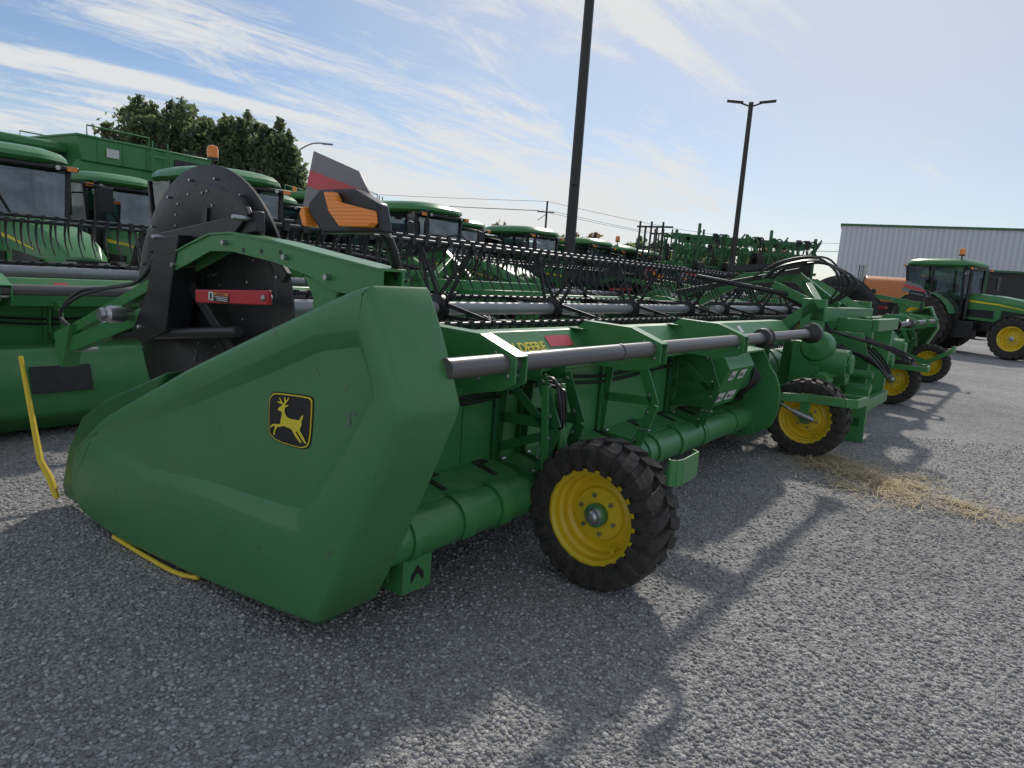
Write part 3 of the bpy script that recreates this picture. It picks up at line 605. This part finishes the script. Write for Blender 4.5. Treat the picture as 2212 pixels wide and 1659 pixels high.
        g=MB(fn);g.prism(sh_([(1.01,1.855),(.985,1.775),(1.015,1.775),(1.04,1.83)]),-1.29,-1.21);g.obj("amber_lamp",AMB,lt,.006)
        g=MB(fn)
        q=[Vector((.90,2.04)),Vector((.61,1.95)),Vector((.41,1.70)),Vector((.97,1.81))]
        xp=-1.205
        def band(a,b,mt,xo=0):
            P0=q[0].lerp(q[3],a);P1=q[1].lerp(q[2],a);P2=q[1].lerp(q[2],b);P3=q[0].lerp(q[3],b)
            g.prism([tuple(P0),tuple(P1),tuple(P2),tuple(P3)],xp-.003-xo,xp+.003,mt)
        band(0,.33,0);band(.33,.60,1,.001);band(.60,1.,0)
        for (yy,zz) in ((.52,1.78),(.58,1.86)): g.cyl((-1.212,yy,zz),(-1.20,yy,zz),.012,n=8,mat=2)
        g.obj("reflector_plate",[GREYR,REDR,STEEL],lt)
    AY,AZ,RR=2.28,1.28,.61
    for half,(x0,x1) in enumerate(((-.98,6.25),(6.85,14.08))):
        g=MB();g.cyl((x0,AY,AZ),(x1,AY,AZ),.055,n=20);reel=g.obj("reel",GTUBE,root,label="harvester reel with grey centre tube and black tine bats")
        angs=[rad(a) for a in (186,126,66,6,-54,-114)]
        for a in angs:
            by=AY+RR*math.cos(a);bz=AZ+RR*math.sin(a);b=MB();b.cyl((x0+.03,by,bz),(x1-.03,by,bz),.018,n=8)
            n=int((x1-x0-.1)/.125)
            for i in range(n):
                x=x0+.08+i*.125;y0=by;z0=bz
                b.box(x-.018,x+.018,by-.022,by+.022,bz-.022,bz+.022)
                pts=[(x,y0+.018,z0+.0),(x,y0+.045,z0-.10),(x+.002,y0+.035,z0-.20),(x+.004,y0-.04,z0-.32)]
                b.tube(pts,[.013,.012,.009,.005],4)
            b.obj("reel_bat",TINE,reel)
        ns=5
        for k in range(ns):
            x=x0+.35+(x1-x0-.7)*k/(ns-1);sp_=MB()
            sp_.lathe([(.057,-.03),(.12,-.02),(.12,.02),(.057,.03)],(x,AY,AZ),18)
            for j,a in enumerate(angs):
                by=AY+RR*math.cos(a);bz=AZ+RR*math.sin(a)
                for da in (-.45,.45):
                    sp_.bar((x,AY+.11*math.cos(a+da),AZ+.11*math.sin(a+da)),(x,by,bz),.010,.036,0,up=(0,-math.sin(a),math.cos(a)),h1=.026)
                sp_.bar((x,AY+.34*math.cos(a-.12),AZ+.34*math.sin(a-.12)),(x,AY+.34*math.cos(a+.12),AZ+.34*math.sin(a+.12)),.010,.025)
            sp_.obj("reel_spider",BLACK,reel)
    for x in (-1.0,14.1):
        d=MB();R2=.83;cy=2.16;cz=1.24
        d.lathe([(.0,-.004),(.30,-.004),(.31,-.010),(.72,-.010),(.73,-.002),(.80,0),(R2,.006),(R2,.02),(.79,.026),(.0,.03)],(x,cy,cz),72)
        for a in range(18):
            t=a*.349;d.cyl((x-.018,cy+.76*math.cos(t),cz+.76*math.sin(t)),(x-.0,cy+.76*math.cos(t),cz+.76*math.sin(t)),.008,n=8,mat=1)
        for k in range(60):
            t=random.random()*6.28;r=random.uniform(.15,.70);d.cyl((x-.015,cy+r*math.cos(t),cz+r*math.sin(t)),(x-.0,cy+r*math.cos(t),cz+r*math.sin(t)),.007,n=6,mat=1)
        for a in (95,215):
            t=rad(a);d.bar((x-.018,cy+.15*math.cos(t),cz+.15*math.sin(t)),(x-.018,cy+.60*math.cos(t),cz+.60*math.sin(t)),.01,.04,0)
        d.obj("reel_disc",[BLACK,STEEL],root,label="large round black reel end disc")
    for fn in (None,mir):
        g=MB(fn);g.prism([(.55,.2),(2.5,.12),(2.5,.5),(1.4,.95),(.84,1.22),(.55,1.22)],-1.03,-1.015);g.obj("end_panel",GDARK,root)
hd=thing("grain_header","wide green harvester header with yellow-rimmed wheels on gravel","harvester header",HL,GH)
make_header(hd)
h2=clone(hd,HM(-1.95,4.35),"green harvester header parked behind another with black reel",skip=("valve_cover",))
g=MB();g.prism([(.46,.74),(.34,.62),(.28,.40),(.32,.2),(.5,.06),(.72,.06),(.72,.74)],.30,2.05);g.obj("skid_skin",GREEN,h2,.03,3)
g=MB();g.prism([(.325,.60),(.262,.40),(.255,.40),(.315,.61)],.86,1.30);g.obj("access_panel",BLACK,h2,.004)
clone(hd,HM(12.9,5.0),"distant green harvester header with black tined reel")
# ---------------------------------------------------------------- tractor
def make_tractor(root):
    g=MB()
    g.box(-.28,.28,-.9,2.9,.75,1.15);g.box(-.2,.2,2.6,3.5,.7,1.0);g.box(-.22,.22,3.5,3.9,.6,1.0)
    g.cyl((-.85,0,.9),(.85,0,.9),.14);g.cyl((-.8,2.7,.62),(.8,2.7,.62),.1);g.box(-.7,-.35,.5,1.5,.55,1.05)
    g.box(.35,.72,.4,1.5,.5,1.05);g.bar((-.25,-.9,.8),(-.25,-1.3,.5),.08,.12);g.bar((.25,-.9,.8),(.25,-1.3,.5),.08,.12)
    for z in (.45,.7,.95): g.box(-.95,-.7,.9,1.3,z-.02,z+.02)
    g.obj("chassis",BLACK,root,.02)
    h=MB()
    sec=[(1.05,.42,1.12,1.95),(2.0,.40,1.08,1.90),(2.9,.37,1.02,1.76),(3.3,.33,1.0,1.60),(3.48,.27,1.02,1.42)]
    vs=[]
    for y,w_,z0,z1 in sec:
        vs+=[(-w_,y,z0),(-w_,y,z1-.18),(-w_*.72,y,z1-.03),(0,y,z1),(w_*.72,y,z1-.03),(w_,y,z1-.18),(w_,y,z0)]
    fs=[(j*7+i,j*7+i+1,j*7+8+i,j*7+7+i) for j in range(4) for i in range(6)]+[tuple(range(7)),tuple(range(28,35))]
    h.add(vs,fs,0,True);hd_=h.obj("hood",GREEN,root,.015,angle=25)
    for sx in (-1,1):
        s=MB();s.add([(sx*.425,1.1,1.66),(sx*.408,2.0,1.60),(sx*.38,2.85,1.47),(sx*.38,2.85,1.49),(sx*.408,2.0,1.65),(sx*.425,1.1,1.73)],[(0,1,4,5),(1,2,3,4)])
        s.obj("hood_stripe",YDEC,hd_)
    s=MB();s.box(-.24,.24,3.49,3.51,1.04,1.38);s.obj("grille",BLACK,hd_)
    for sx in (-1,1):
        s=MB();s.prism([(1.1,1.20),(1.9,1.18),(1.9,1.42),(1.1,1.44)],sx*.41-.015,sx*.41+.015);s.obj("side_grille",BLACK,hd_)
        s=MB();s.prism([(2.1,1.12),(3.1,1.08),(3.1,1.36),(2.1,1.46)],sx*.385-.012,sx*.385+.012);s.obj("side_grille",BLACK,hd_)
        s=MB();s.box(sx*.2-.07,sx*.2+.07,3.512,3.53,1.28,1.36);s.obj("headlight",STEEL,hd_)
    c=MB()
    B=[(-.72,-.55),(.72,-.55),(.62,1.05),(-.62,1.05)];T=[(-.78,-.75),(.78,-.75),(.72,1.0),(-.72,1.0)]
    for (a,b) in zip(B,T): c.bar((a[0],a[1],1.15),(b[0],b[1],2.75),.07,.07)
    for sx in (-1,1): c.bar((sx*.75,.15,1.3),(sx*.78,.1,2.75),.06,.06)
    c.box(-.75,.75,-.6,1.05,1.0,1.3);c.box(-.25,.25,-.3,.2,1.3,1.75);c.box(-.25,.25,-.35,-.2,1.7,2.3);c.bar((0,.75,1.3),(0,.45,1.85),.06,.06)
    c.cyl((0,.42,1.82),(0,.47,1.86),.2,n=16);c.box(.4,.6,-.1,.5,1.3,1.9)
    for sx in (-1,1): c.bar((sx*.74,1.0,2.55),(sx*1.15,1.25,2.5),.03,.03);c.box(sx*1.15-.1,sx*1.15+.1,1.24,1.29,2.1,2.5)
    cb=c.obj("cab",BLACK,root,.01)
    for i in range(4):
        a=B[i];b=B[(i+1)%4];d=T[(i+1)%4];e=T[i];z0=1.3 if i!=2 else 1.6
        gl=MB();gl.add([(a[0],a[1],z0),(b[0],b[1],z0),(d[0],d[1],2.74),(e[0],e[1],2.74)],[(0,1,2,3)]);gl.obj("cab_window",GLASS,cb)
    w_=MB();w_.bar((-.1,1.07,1.62),(.25,1.05,2.3),.015,.02);w_.obj("wiper",BLACK,cb)
    r=MB()
    def ring(w_,y0,y1,z): 
        return [Vector(p) for p in chaikin(chaikin([(-w_,y0),(w_,y0),(w_*.86,y1),(-w_*.86,y1)],.20),.25)],z
    rs=[ring(.80,-.80,1.12,2.73),ring(.88,-.90,1.24,2.755),ring(.92,-.95,1.29,2.80),ring(.91,-.93,1.27,2.86),ring(.84,-.84,1.17,2.93),ring(.66,-.62,.95,2.985),ring(.3,-.3,.5,3.01)]
    vs=[(p.x,p.y,z) for P,z in rs for p in P];n=len(rs[0][0]);m_=len(rs)
    r.add(vs,[(j*n+i,j*n+(i+1)%n,(j+1)*n+(i+1)%n,(j+1)*n+i) for j in range(m_-1) for i in range(n)]+[tuple(range(n)),tuple(range((m_-1)*n,m_*n))],0,True)
    r.obj("roof",GREEN,cb)
    r=MB();r.box(-.8,.8,1.10,1.20,2.67,2.745);r.obj("visor",BLACK,cb,.02)
    for sx in (-1,1):
        l=MB();l.box(sx*.70-.07,sx*.70+.07,1.16,1.215,2.67,2.735,0);l.obj("cab_light",AMB,cb)
        l=MB();l.box(sx*.62-.08,sx*.62+.08,-.93,-.86,2.70,2.76,0);l.obj("cab_light",AMB,cb)
    for sx in (-.5,.5):
        l=MB();l.cyl((sx,1.20,2.705),(sx,1.225,2.705),.035,n=12);l.obj("work_light",STEEL,cb)
    bl=MB();bl.cyl((.36,.7,2.9),(.36,.7,3.10),.02,n=8,mat=1);bl.cyl((.36,.7,3.10),(.36,.7,3.14),.09,n=14,mat=1);bl.lathe([(.085,0),(.09,.12),(.07,.18),(0,.20)],(.36,.7,3.14),14,0,'z')
    bl.obj("beacon",[AMB,BLACK],cb)
    for sx in (-1,1):
        f=MB();P=[]
        for k in range(9):
            a=rad(20+k*16);P.append((1.0*math.cos(a),.9+1.02*math.sin(a)))
        Q=[(y*.965,.9+(z-.9)*.965) for y,z in P]
        f.prism(P+Q[::-1],sx*.62,sx*1.08);f.obj("fender",GREEN,root,.01)
        f=MB();P=[(2.7+.70*math.cos(rad(a)),.62+.70*math.sin(rad(a))) for a in range(30,161,13)];Q=[(2.7+(y-2.7)*.96,.62+(z-.62)*.96) for y,z in P]
        f.prism(P+Q[::-1],sx*.62,sx*1.0);f.obj("fender",BLACK,root)
    e=MB();e.cyl((.55,1.15,1.1),(.55,1.15,2.55),.06,n=14);e.tube([(.55,1.15,2.5),(.55,1.15,2.7),(.6,1.2,2.78)],.04,10);e.obj("exhaust",BLACK,root)
    for sx in (-1,1):
        make_wheel(root,(sx*.86,0,.92),.92,.5,.50,sx,nl=22,lug=.045,hub=YEL,nbolt=8,skew=1.4,simple=True)
        make_wheel(root,(sx*.82,2.7,.64),.64,.4,.36,sx,nl=20,lug=.035,hub=YEL,nbolt=8,skew=1.4,simple=True)
GT="green tractors parked in a row"
tr=thing("tractor","green cab tractor with yellow wheels parked on gravel","tractor",None,GT);make_tractor(tr)
tr.matrix_world=Matrix.Translation((14.5,24.0,0))@Matrix.Rotation(rad(-56)-math.pi/2,4,'Z')@Matrix.Scale(1.03,4)
tr["label"]="green tractor with yellow wheel centres standing apart on gravel"
for i,(x,y,r) in enumerate(((.70,11.75,180),(3.55,10.3,177),(8.1,10.2,182),(11.3,12.2,180),(13.8,11.4,178),(18.1,12.,180),(21.6,12.8,180),(5.9,13.2,180),(3.2,14.2,183),(16.0,15.5,180),(25.,13.4,180),(13.6,16.5,180),(9.6,14.4,180),(19.8,16.2,178),(6.9,16.0,176))):
    hasb=i in (1,6)
    clone(tr,HM(x,y,0,r),"green cab tractor with amber beacon parked in the row" if hasb else "green cab tractor with rounded roof parked in the row",skip=() if hasb else ("beacon",))
# ---------------------------------------------------------------- combine
def make_combine(root):
    b=MB();b.prism([(-3.4,1.7),(-3.2,3.0),(-2.4,3.55),(1.3,3.55),(1.5,3.3),(1.5,1.3),(.8,1.0),(-2.8,1.0)],-1.45,1.45)
    b.obj("body",GREEN,root,.08,3)
    for sx in (-1,1):
        for y0,y1,z0,z1 in ((-2.9,-1.6,1.5,2.9),(-1.5,.2,1.3,3.2),(.3,1.3,1.5,3.2)):
            p=MB();p.box(sx*1.46-.02,sx*1.46+.02,y0,y1,z0,z1);p.obj("side_panel",GDARK if y0<-2.5 else GREEN,root,.015)
    p=MB();p.prism([(-1.9,3.5),(-2.1,4.05),(1.4,4.05),(1.3,3.5)],-1.5,1.5);p.prism([(-2.12,4.03),(1.42,4.03),(1.42,4.09),(-2.12,4.09)],-1.53,1.53)
    for sx in (-1,1):
        for y in (-1.5,-.9,-.3,.3,.9): p.box(sx*1.51-.02,sx*1.51+.02,y,y+.05,3.5,4.03)
    p.obj("grain_tank",GREEN,root,.02)
    for sx in (-1,1):
        p=MB();p.box(sx*1.53-.004,sx*1.53+.004,-1.7,-1.0,3.62,3.9);p.obj("vent",BLACK,root)
        p=MB();p.box(sx*1.53-.004,sx*1.53+.004,.45,.75,3.66,3.86);p.obj("warning_label",WHITE,root)
        p=MB()
        for y in (-.75,-.35): p.cyl((sx*1.62,y,1.2),(sx*1.62,y,4.25),.022,n=6)
        for k in range(9): p.cyl((sx*1.62,-.75,1.3+.32*k),(sx*1.62,-.35,1.3+.32*k),.018,n=6)
        p.tube([(sx*1.55,-.3,4.08),(sx*1.55,-.3,4.3),(sx*1.55,1.2,4.3),(sx*1.55,1.2,4.08)],.018,6)
        p.obj("ladder",GREEN,root)
    p=MB();p.prism([(1.5,1.7),(2.9,1.7),(3.1,2.2),(2.8,3.65),(1.5,3.65)],-.9,.9);cb=p.obj("cab",GLASS,root,.03)
    p=MB()
    for sx in (-1,1): p.bar((sx*.9,2.95,1.7),(sx*.9,2.8,3.65),.07,.07);p.bar((sx*.9,1.6,1.7),(sx*.9,1.6,3.65),.1,.1)
    p.box(-.3,.3,1.7,2.1,1.8,2.9);p.box(-1.0,1.0,1.5,3.0,1.5,1.72);p.obj("cab_frame",BLACK,cb)
    p=MB();p.box(-1.0,1.0,1.3,3.25,3.65,3.88);p.obj("roof",GREEN,cb,.08,3)
    for x in (-.8,-.5,.5,.8):
        p=MB();p.box(x-.1,x+.1,3.25,3.28,3.7,3.82);p.obj("work_light",STEEL,cb)
    for y in (1.6,1.9,2.2):
        p=MB();p.box(.99,1.03,y,y+.18,3.70,3.80);p.obj("work_light",STEEL,cb)
    p=MB();p.lathe([(.07,0),(.075,.12),(.05,.18),(0,.2)],(.7,2.2,3.95),14,0,'z');p.cyl((.7,2.2,3.86),(.7,2.2,3.96),.05,n=10);p.obj("beacon",AMB,cb)
    p=MB();p.cyl((1.65,.6,3.3),(1.75,-5.2,3.6),.22,n=20);p.cyl((1.3,.7,2.6),(1.65,.6,3.4),.25,n=16);p.obj("unloading_auger",GREEN,root)
    for sx in (-1,1):
        p=MB()
        for y in (1.5,2.2,2.9): p.cyl((sx*1.35,y,1.6),(sx*1.35,y,2.7),.02,n=6)
        p.tube([(sx*1.35,1.5,2.7),(sx*1.35,2.9,2.7)],.02,6);p.tube([(sx*1.35,1.5,2.2),(sx*1.35,2.9,2.2)],.02,6);p.box(sx*1.2-.25,sx*1.2+.25,1.4,2.95,1.55,1.6)
        p.obj("handrail",GREEN,root)
    p=MB();p.prism([(1.4,.9),(3.6,.5),(3.7,1.2),(1.4,1.6)],-.6,.6);p.obj("feeder_house",GREEN,root,.03)
    for sx in (-1,1):
        make_wheel(root,(sx*1.55,1.0,.98),.98,.65,.45,sx,nl=20,lug=.05,hub=YEL,nbolt=8,skew=1.4,simple=True)
        make_wheel(root,(sx*1.35,-2.4,.65),.65,.45,.33,sx,nl=20,lug=.035,hub=YEL,nbolt=8,skew=1.4,simple=True)
cmb=thing("combine_harvester","large green combine harvester standing side on behind the tractors","combine harvester",HM(4.9,18.2,0,97),"combine harvesters parked behind the tractors");make_combine(cmb)
clone(cmb,HM(14.5,21.,0,120),"green combine harvester with long unloading auger")
# ---------------------------------------------------------------- tillage implement
def make_till(root):
    fr=MB()
    for x in (-3.2,-2.2,-1.1,0,1.1,2.2,3.2): fr.bar((x,-.6,1.0),(x,-.6,3.3+.25*math.sin(x*2)),.1,.1);fr.bar((x,.6,1.0),(x,.6,3.0),.1,.1);fr.bar((x,-.6,1.0),(x,.6,1.0),.1,.1)
    for z in (1.0,1.5,2.1,2.7,3.1): fr.bar((-3.4,-.6,z),(3.4,-.6,z),.09,.09);fr.bar((-3.3,.6,z),(3.3,.6,z),.09,.09)
    for x in (-3,-1,1,2.6): fr.bar((x,-.6,1.0),(x+1,.6,2.7),.07,.07);fr.bar((x,0,2.0),(x+.9,-.6,3.3),.06,.06)
    fr.bar((0,.6,.8),(0,3.6,.6),.14,.14);fr.bar((-.8,.6,.9),(0,3.0,.6),.1,.1);fr.bar((.8,.6,.9),(0,3.0,.6),.1,.1)
    fr.obj("frame",GDARK,root)
    for k in range(95):
        t=MB();x=random.uniform(-3.3,3.3);z=random.choice((1.5,2.1,2.7,3.1));sy=random.choice((-1,1));sx=random.choice((-.6,0,.6))
        t.tube([(0,0,0),(sx*.25,sy*.25,.10),(sx*.40,sy*.40,-.05),(sx*.34,sy*.34,-.28),(sx*.46,sy*.46,-.42)],.030,5,sub=3);t.box(-.08,.08,-.08,.08,-.08,.14)
        t.obj("shank",(GREEN,BLACK,GDARK)[k%3],root,loc=(x,sy*.6,z))
    for x in (-2.2,-.9,.4,1.6,2.6):
        ty=MB();tyre(ty,.40,.28,.2,16,.02,24,(x,-.9,2.0+.45*math.cos(x*2)));ty.obj("tyre",RUB,root)
    for x in (-2.8,2.8):
        ty=MB();tyre(ty,.42,.28,.2,16,.02,24,(x,-.2,.42));ty.obj("tyre",RUB,root)
    p=MB()
    for k in range(5): p.bar((-3.8-.22*k,-.4+.1*k,1.0),(-3.75-.22*k,-.4+.1*k,3.5-.15*(k%2)),.07,.07);
    for z in (1.8,2.6,3.3): p.bar((-4.8,-.1,z),(-3.3,-.4,z+.05),.06,.06)
    p.obj("mast",BLACK,root)
tl=thing("tillage_implement","folded green tillage implement with raised wings on gravel","tillage implement",Matrix.Translation((8.7,28.0,0))@Matrix.Rotation(rad(8),4,'Z')@Matrix.Diagonal((.90,1,1.13,1)),"tillage implements");make_till(tl)
clone(tl,Matrix.Translation((9.9,31.0,0))@Matrix.Rotation(rad(-10),4,'Z')@Matrix.Diagonal((.86,1,1.15,1)),"folded green tillage implement beside another one")
# orange machine
om=thing("orange_truck","small orange cab truck with chrome exhaust stacks","truck",Matrix.Translation((14.85,28.2,0))@Matrix.Rotation(rad(-25),4,'Z'))
g=MB();g.prism([(-1.6,.8),(1.1,.8),(1.2,1.5),(.7,1.7),(.5,2.35),(.2,2.45),(-.7,2.48),(-1.1,2.3),(-1.6,1.6)],-.8,.8);g.obj("body",ORG,om,.08,3)
for sx in (-1,1):
    g=MB();g.prism([(.45,1.72),(.32,2.25),(-.7,2.28),(-.8,1.72)],sx*.80-.012,sx*.80+.012);g.obj("window",BLACK,om)
    g=MB();g.prism([(-1.5,1.0),(-.9,1.0),(-.9,1.5),(-1.45,1.5)],sx*.80-.012,sx*.80+.012);g.obj("side_grille",BLACK,om)
g=MB();g.prism([(.68,1.74),(.53,2.3),(.54,2.31),(.70,1.75)],-.65,.65);g.obj("window",GLASS,om)
g=MB();g.box(-.6,.6,-1.62,-1.58,1.0,1.5);g.obj("grille",BLACK,om)
g=MB();g.box(-.7,.7,-1.5,1.1,.5,.8);g.obj("chassis",BLACK,om)
for x in (-1.0,-.85):
    g=MB();g.cyl((x,-.6,1.2),(x,-.6,2.9),.06,n=12);g.obj("exhaust_stack",STEEL,om)
for sx in (-1,1):
    for y in (-1.0,.8): make_wheel(om,(sx*.7,y,.45),.45,.3,.25,sx,simple=True,rim=GALV,hub=BLACK)
# ---------------------------------------------------------------- building
bd=thing("warehouse","long pale grey corrugated metal warehouse with dark doorway","building",Matrix.Translation((24.0,53.0,0))@Matrix.Rotation(math.atan2(-5.0,10.3),4,'Z'))
g=MB()
g.box(0,9.7,0,18,0,6.85);g.box(9.7,18,0,18,4.0,6.85);g.box(18,60,0,18,0,6.85);g.obj("wall",CORR,bd)
g=MB();g.box(9.75,17.95,.5,.6,0,4.0);g.obj("doorway",BLACK,bd)
g=MB();g.box(-.1,60,-.12,18.1,6.852,7.0);g.box(9.5,9.7,-.05,-.002,0,4.1);g.box(9.5,18.2,-.05,-.002,4.0,4.12);g.obj("roof_trim",GDARK,bd)
# ---------------------------------------------------------------- poles
def lpole(M,h,r0,r1,name="lamp_post"):
    t=thing(name,"tall dark lamp post with two flat lamp heads","lamp post",M,"tall lamp posts in the yard")
    g=MB();g.cyl((0,0,0),(0,0,h+.06),r0,r1,n=8);g.cyl((0,0,0),(0,0,.6),r0*2.2,n=20);g.box(-.08,.08,-r0-.05,-r0*.6,h*.42,h*.42+.25);g.obj("post",POLE,t)
    for sx in (-1,1):
        g=MB();g.bar((sx*.05,0,h-.08),(sx*.36,0,h+.03),.05,.05);g.obj("arm",POLE,t)
        g=MB();g.box(-.30,.30,-.14,.14,-.022,.022);o=g.obj("lamp_head",POLE,t,.01,loc=(sx*.58,0,h+.08));o.rotation_euler=(0,-sx*.10,0)
    return t
lpole(Matrix.Translation((1.17,17,0)),9.0,.135,.11);lpole(Matrix.Translation((8.2,27.,0))@Matrix.Rotation(rad(-15),4,'Z'),8.45,.11,.085)
t=thing("street_lamp","curved metal street lamp beyond the yard","street lamp",Matrix.Translation((-20.1,60,0)))
g=MB();g.cyl((0,0,0),(0,0,9.5),.12,.08,n=10);g.tube([(0,0,9.4),(.5,0,10.4),(1.8,0,11.2),(3.0,0,11.3)],.06,8,sub=5);g.obj("post",GALV,t)
g=MB();g.box(2.7,3.6,-.15,.15,11.2,11.32);g.obj("lamp_head",GALV,t,.03)
t=thing("utility_pole","wooden utility pole with cross arm and power lines","utility pole",Matrix.Translation((2.9,90,0)))
g=MB();g.cyl((0,0,0),(0,0,11),.18,.12,n=10);g.obj("post",BARK,t);g=MB();g.bar((-1.2,0,9.6),(1.0,0,9.6),.12,.12);g.bar((-1.1,0,8.5),(0,0,9.4),.08,.08);g.obj("cross_arm",BARK,t)
for zz,x in ((9.75,-1.1),(9.75,.9),(10.95,0)):
    for sgn,ex,ey in ((1,-95,75),(1,60,110)):
        g=MB();g.tube([(x+(ex-x)*k/12,(ey-90)*k/12,zz+(13-zz if ex<0 else 0)*k/12-2.2*math.sin(math.pi*k/12)) for k in range(13)],.022,4);g.obj("power_line",BLACK,t)
# ---------------------------------------------------------------- trees
def tree(name,x,y,h,wd,seed,leaf=LEAF,label="leafy green deciduous tree",nl=20000,ls=.155,spires=26):
    rn=np.random.default_rng(seed);r=random.Random(seed)
    t=thing(name,label,"tree",Matrix.Translation((x,y,0)))
    g=MB();g.tube([(0,0,0),(.05,0,h*.3),(0,.1,h*.75)],[.22,.17,.05],8)
    tips=[]
    for k in range(spires):
        a=k*2.4+r.random();rr=wd*.5*math.sqrt((k+.5)/spires)*r.uniform(.8,1.1);hh=h*(1-.36*(rr/(wd*.5))**2)*r.uniform(.88,1.02)
        tip=Vector((rr*math.cos(a),rr*math.sin(a),hh));b=Vector((rr*.15*math.cos(a),rr*.15*math.sin(a),h*.18));mid=Vector((rr*.8*math.cos(a),rr*.8*math.sin(a),h*.42))
        tips.append((b,mid,tip));g.tube([b,mid,tip],[.09,.05,.015],5,sub=3)
    g.obj("trunk",BARK,t)
    V=[];
    per=nl//spires
    for b,mid,tip in tips:
        tt=rn.random(per)**.75
        P=np.array([list(mid.lerp(tip,max(0,(q-.25)/.75)) if q>.25 else b.lerp(mid,q/.25)) for q in tt])
        sp=(1-tt)**.6*wd*.16+.09
        nc=34;cc=rn.integers(0,nc,per);co_=rn.normal(0,.6,(nc,3));P=P+(rn.normal(0,.40,(per,3))+co_[cc])*sp[:,None]*np.array([1,1,1.0])
        V.append(P)
    P=np.concatenate(V);n=len(P)
    a=rn.normal(0,1,(n,3));a/=np.linalg.norm(a,axis=1)[:,None];b=rn.normal(0,1,(n,3));b=np.cross(a,b);b/=np.linalg.norm(b,axis=1)[:,None]
    s=ls*(.6+.8*rn.random(n))[:,None]
    Q=np.stack([P-a*s,P+b*s*.6,P+a*s,P-b*s*.6],1).reshape(-1,3);F=np.arange(4*n).reshape(-1,4)
    me=bpy.data.meshes.new("crown");me.from_pydata(Q.tolist(),[],F.tolist());me.materials.append(leaf);o=bpy.data.objects.new("crown",me);COL.objects.link(o);o.parent=t
    return t
tree("tree",-20.6,40,10.5,6.8,3);tree("tree",-16.4,40.5,9.6,4.8,11);tree("tree",-13.9,39,9.1,3.8,23);tree("tree",-23.0,43,9.3,4.8,31);tree("tree",-18.2,42,9.9,4.8,37)
for i,(x,y,h,wd,lf) in enumerate(((-4,95,8.5,10,LEAF2),(9,100,8.6,9,LEAF2),(4,92,7.6,7,LEAF),(15,80,7.,8,LEAF),(20,75,6.6,7,LEAF),(26,72,6.5,7,LEAF2),(-12,100,7,9,LEAF),(33,88,7,8,LEAF2),(-30,90,8,12,LEAF),(-45,90,9,14,LEAF))):
    tree("tree",x,y,h,wd,40+i,lf,"distant tree with thinning autumn foliage" if lf is LEAF2 else "distant green tree beyond the yard",3000,.3,10)
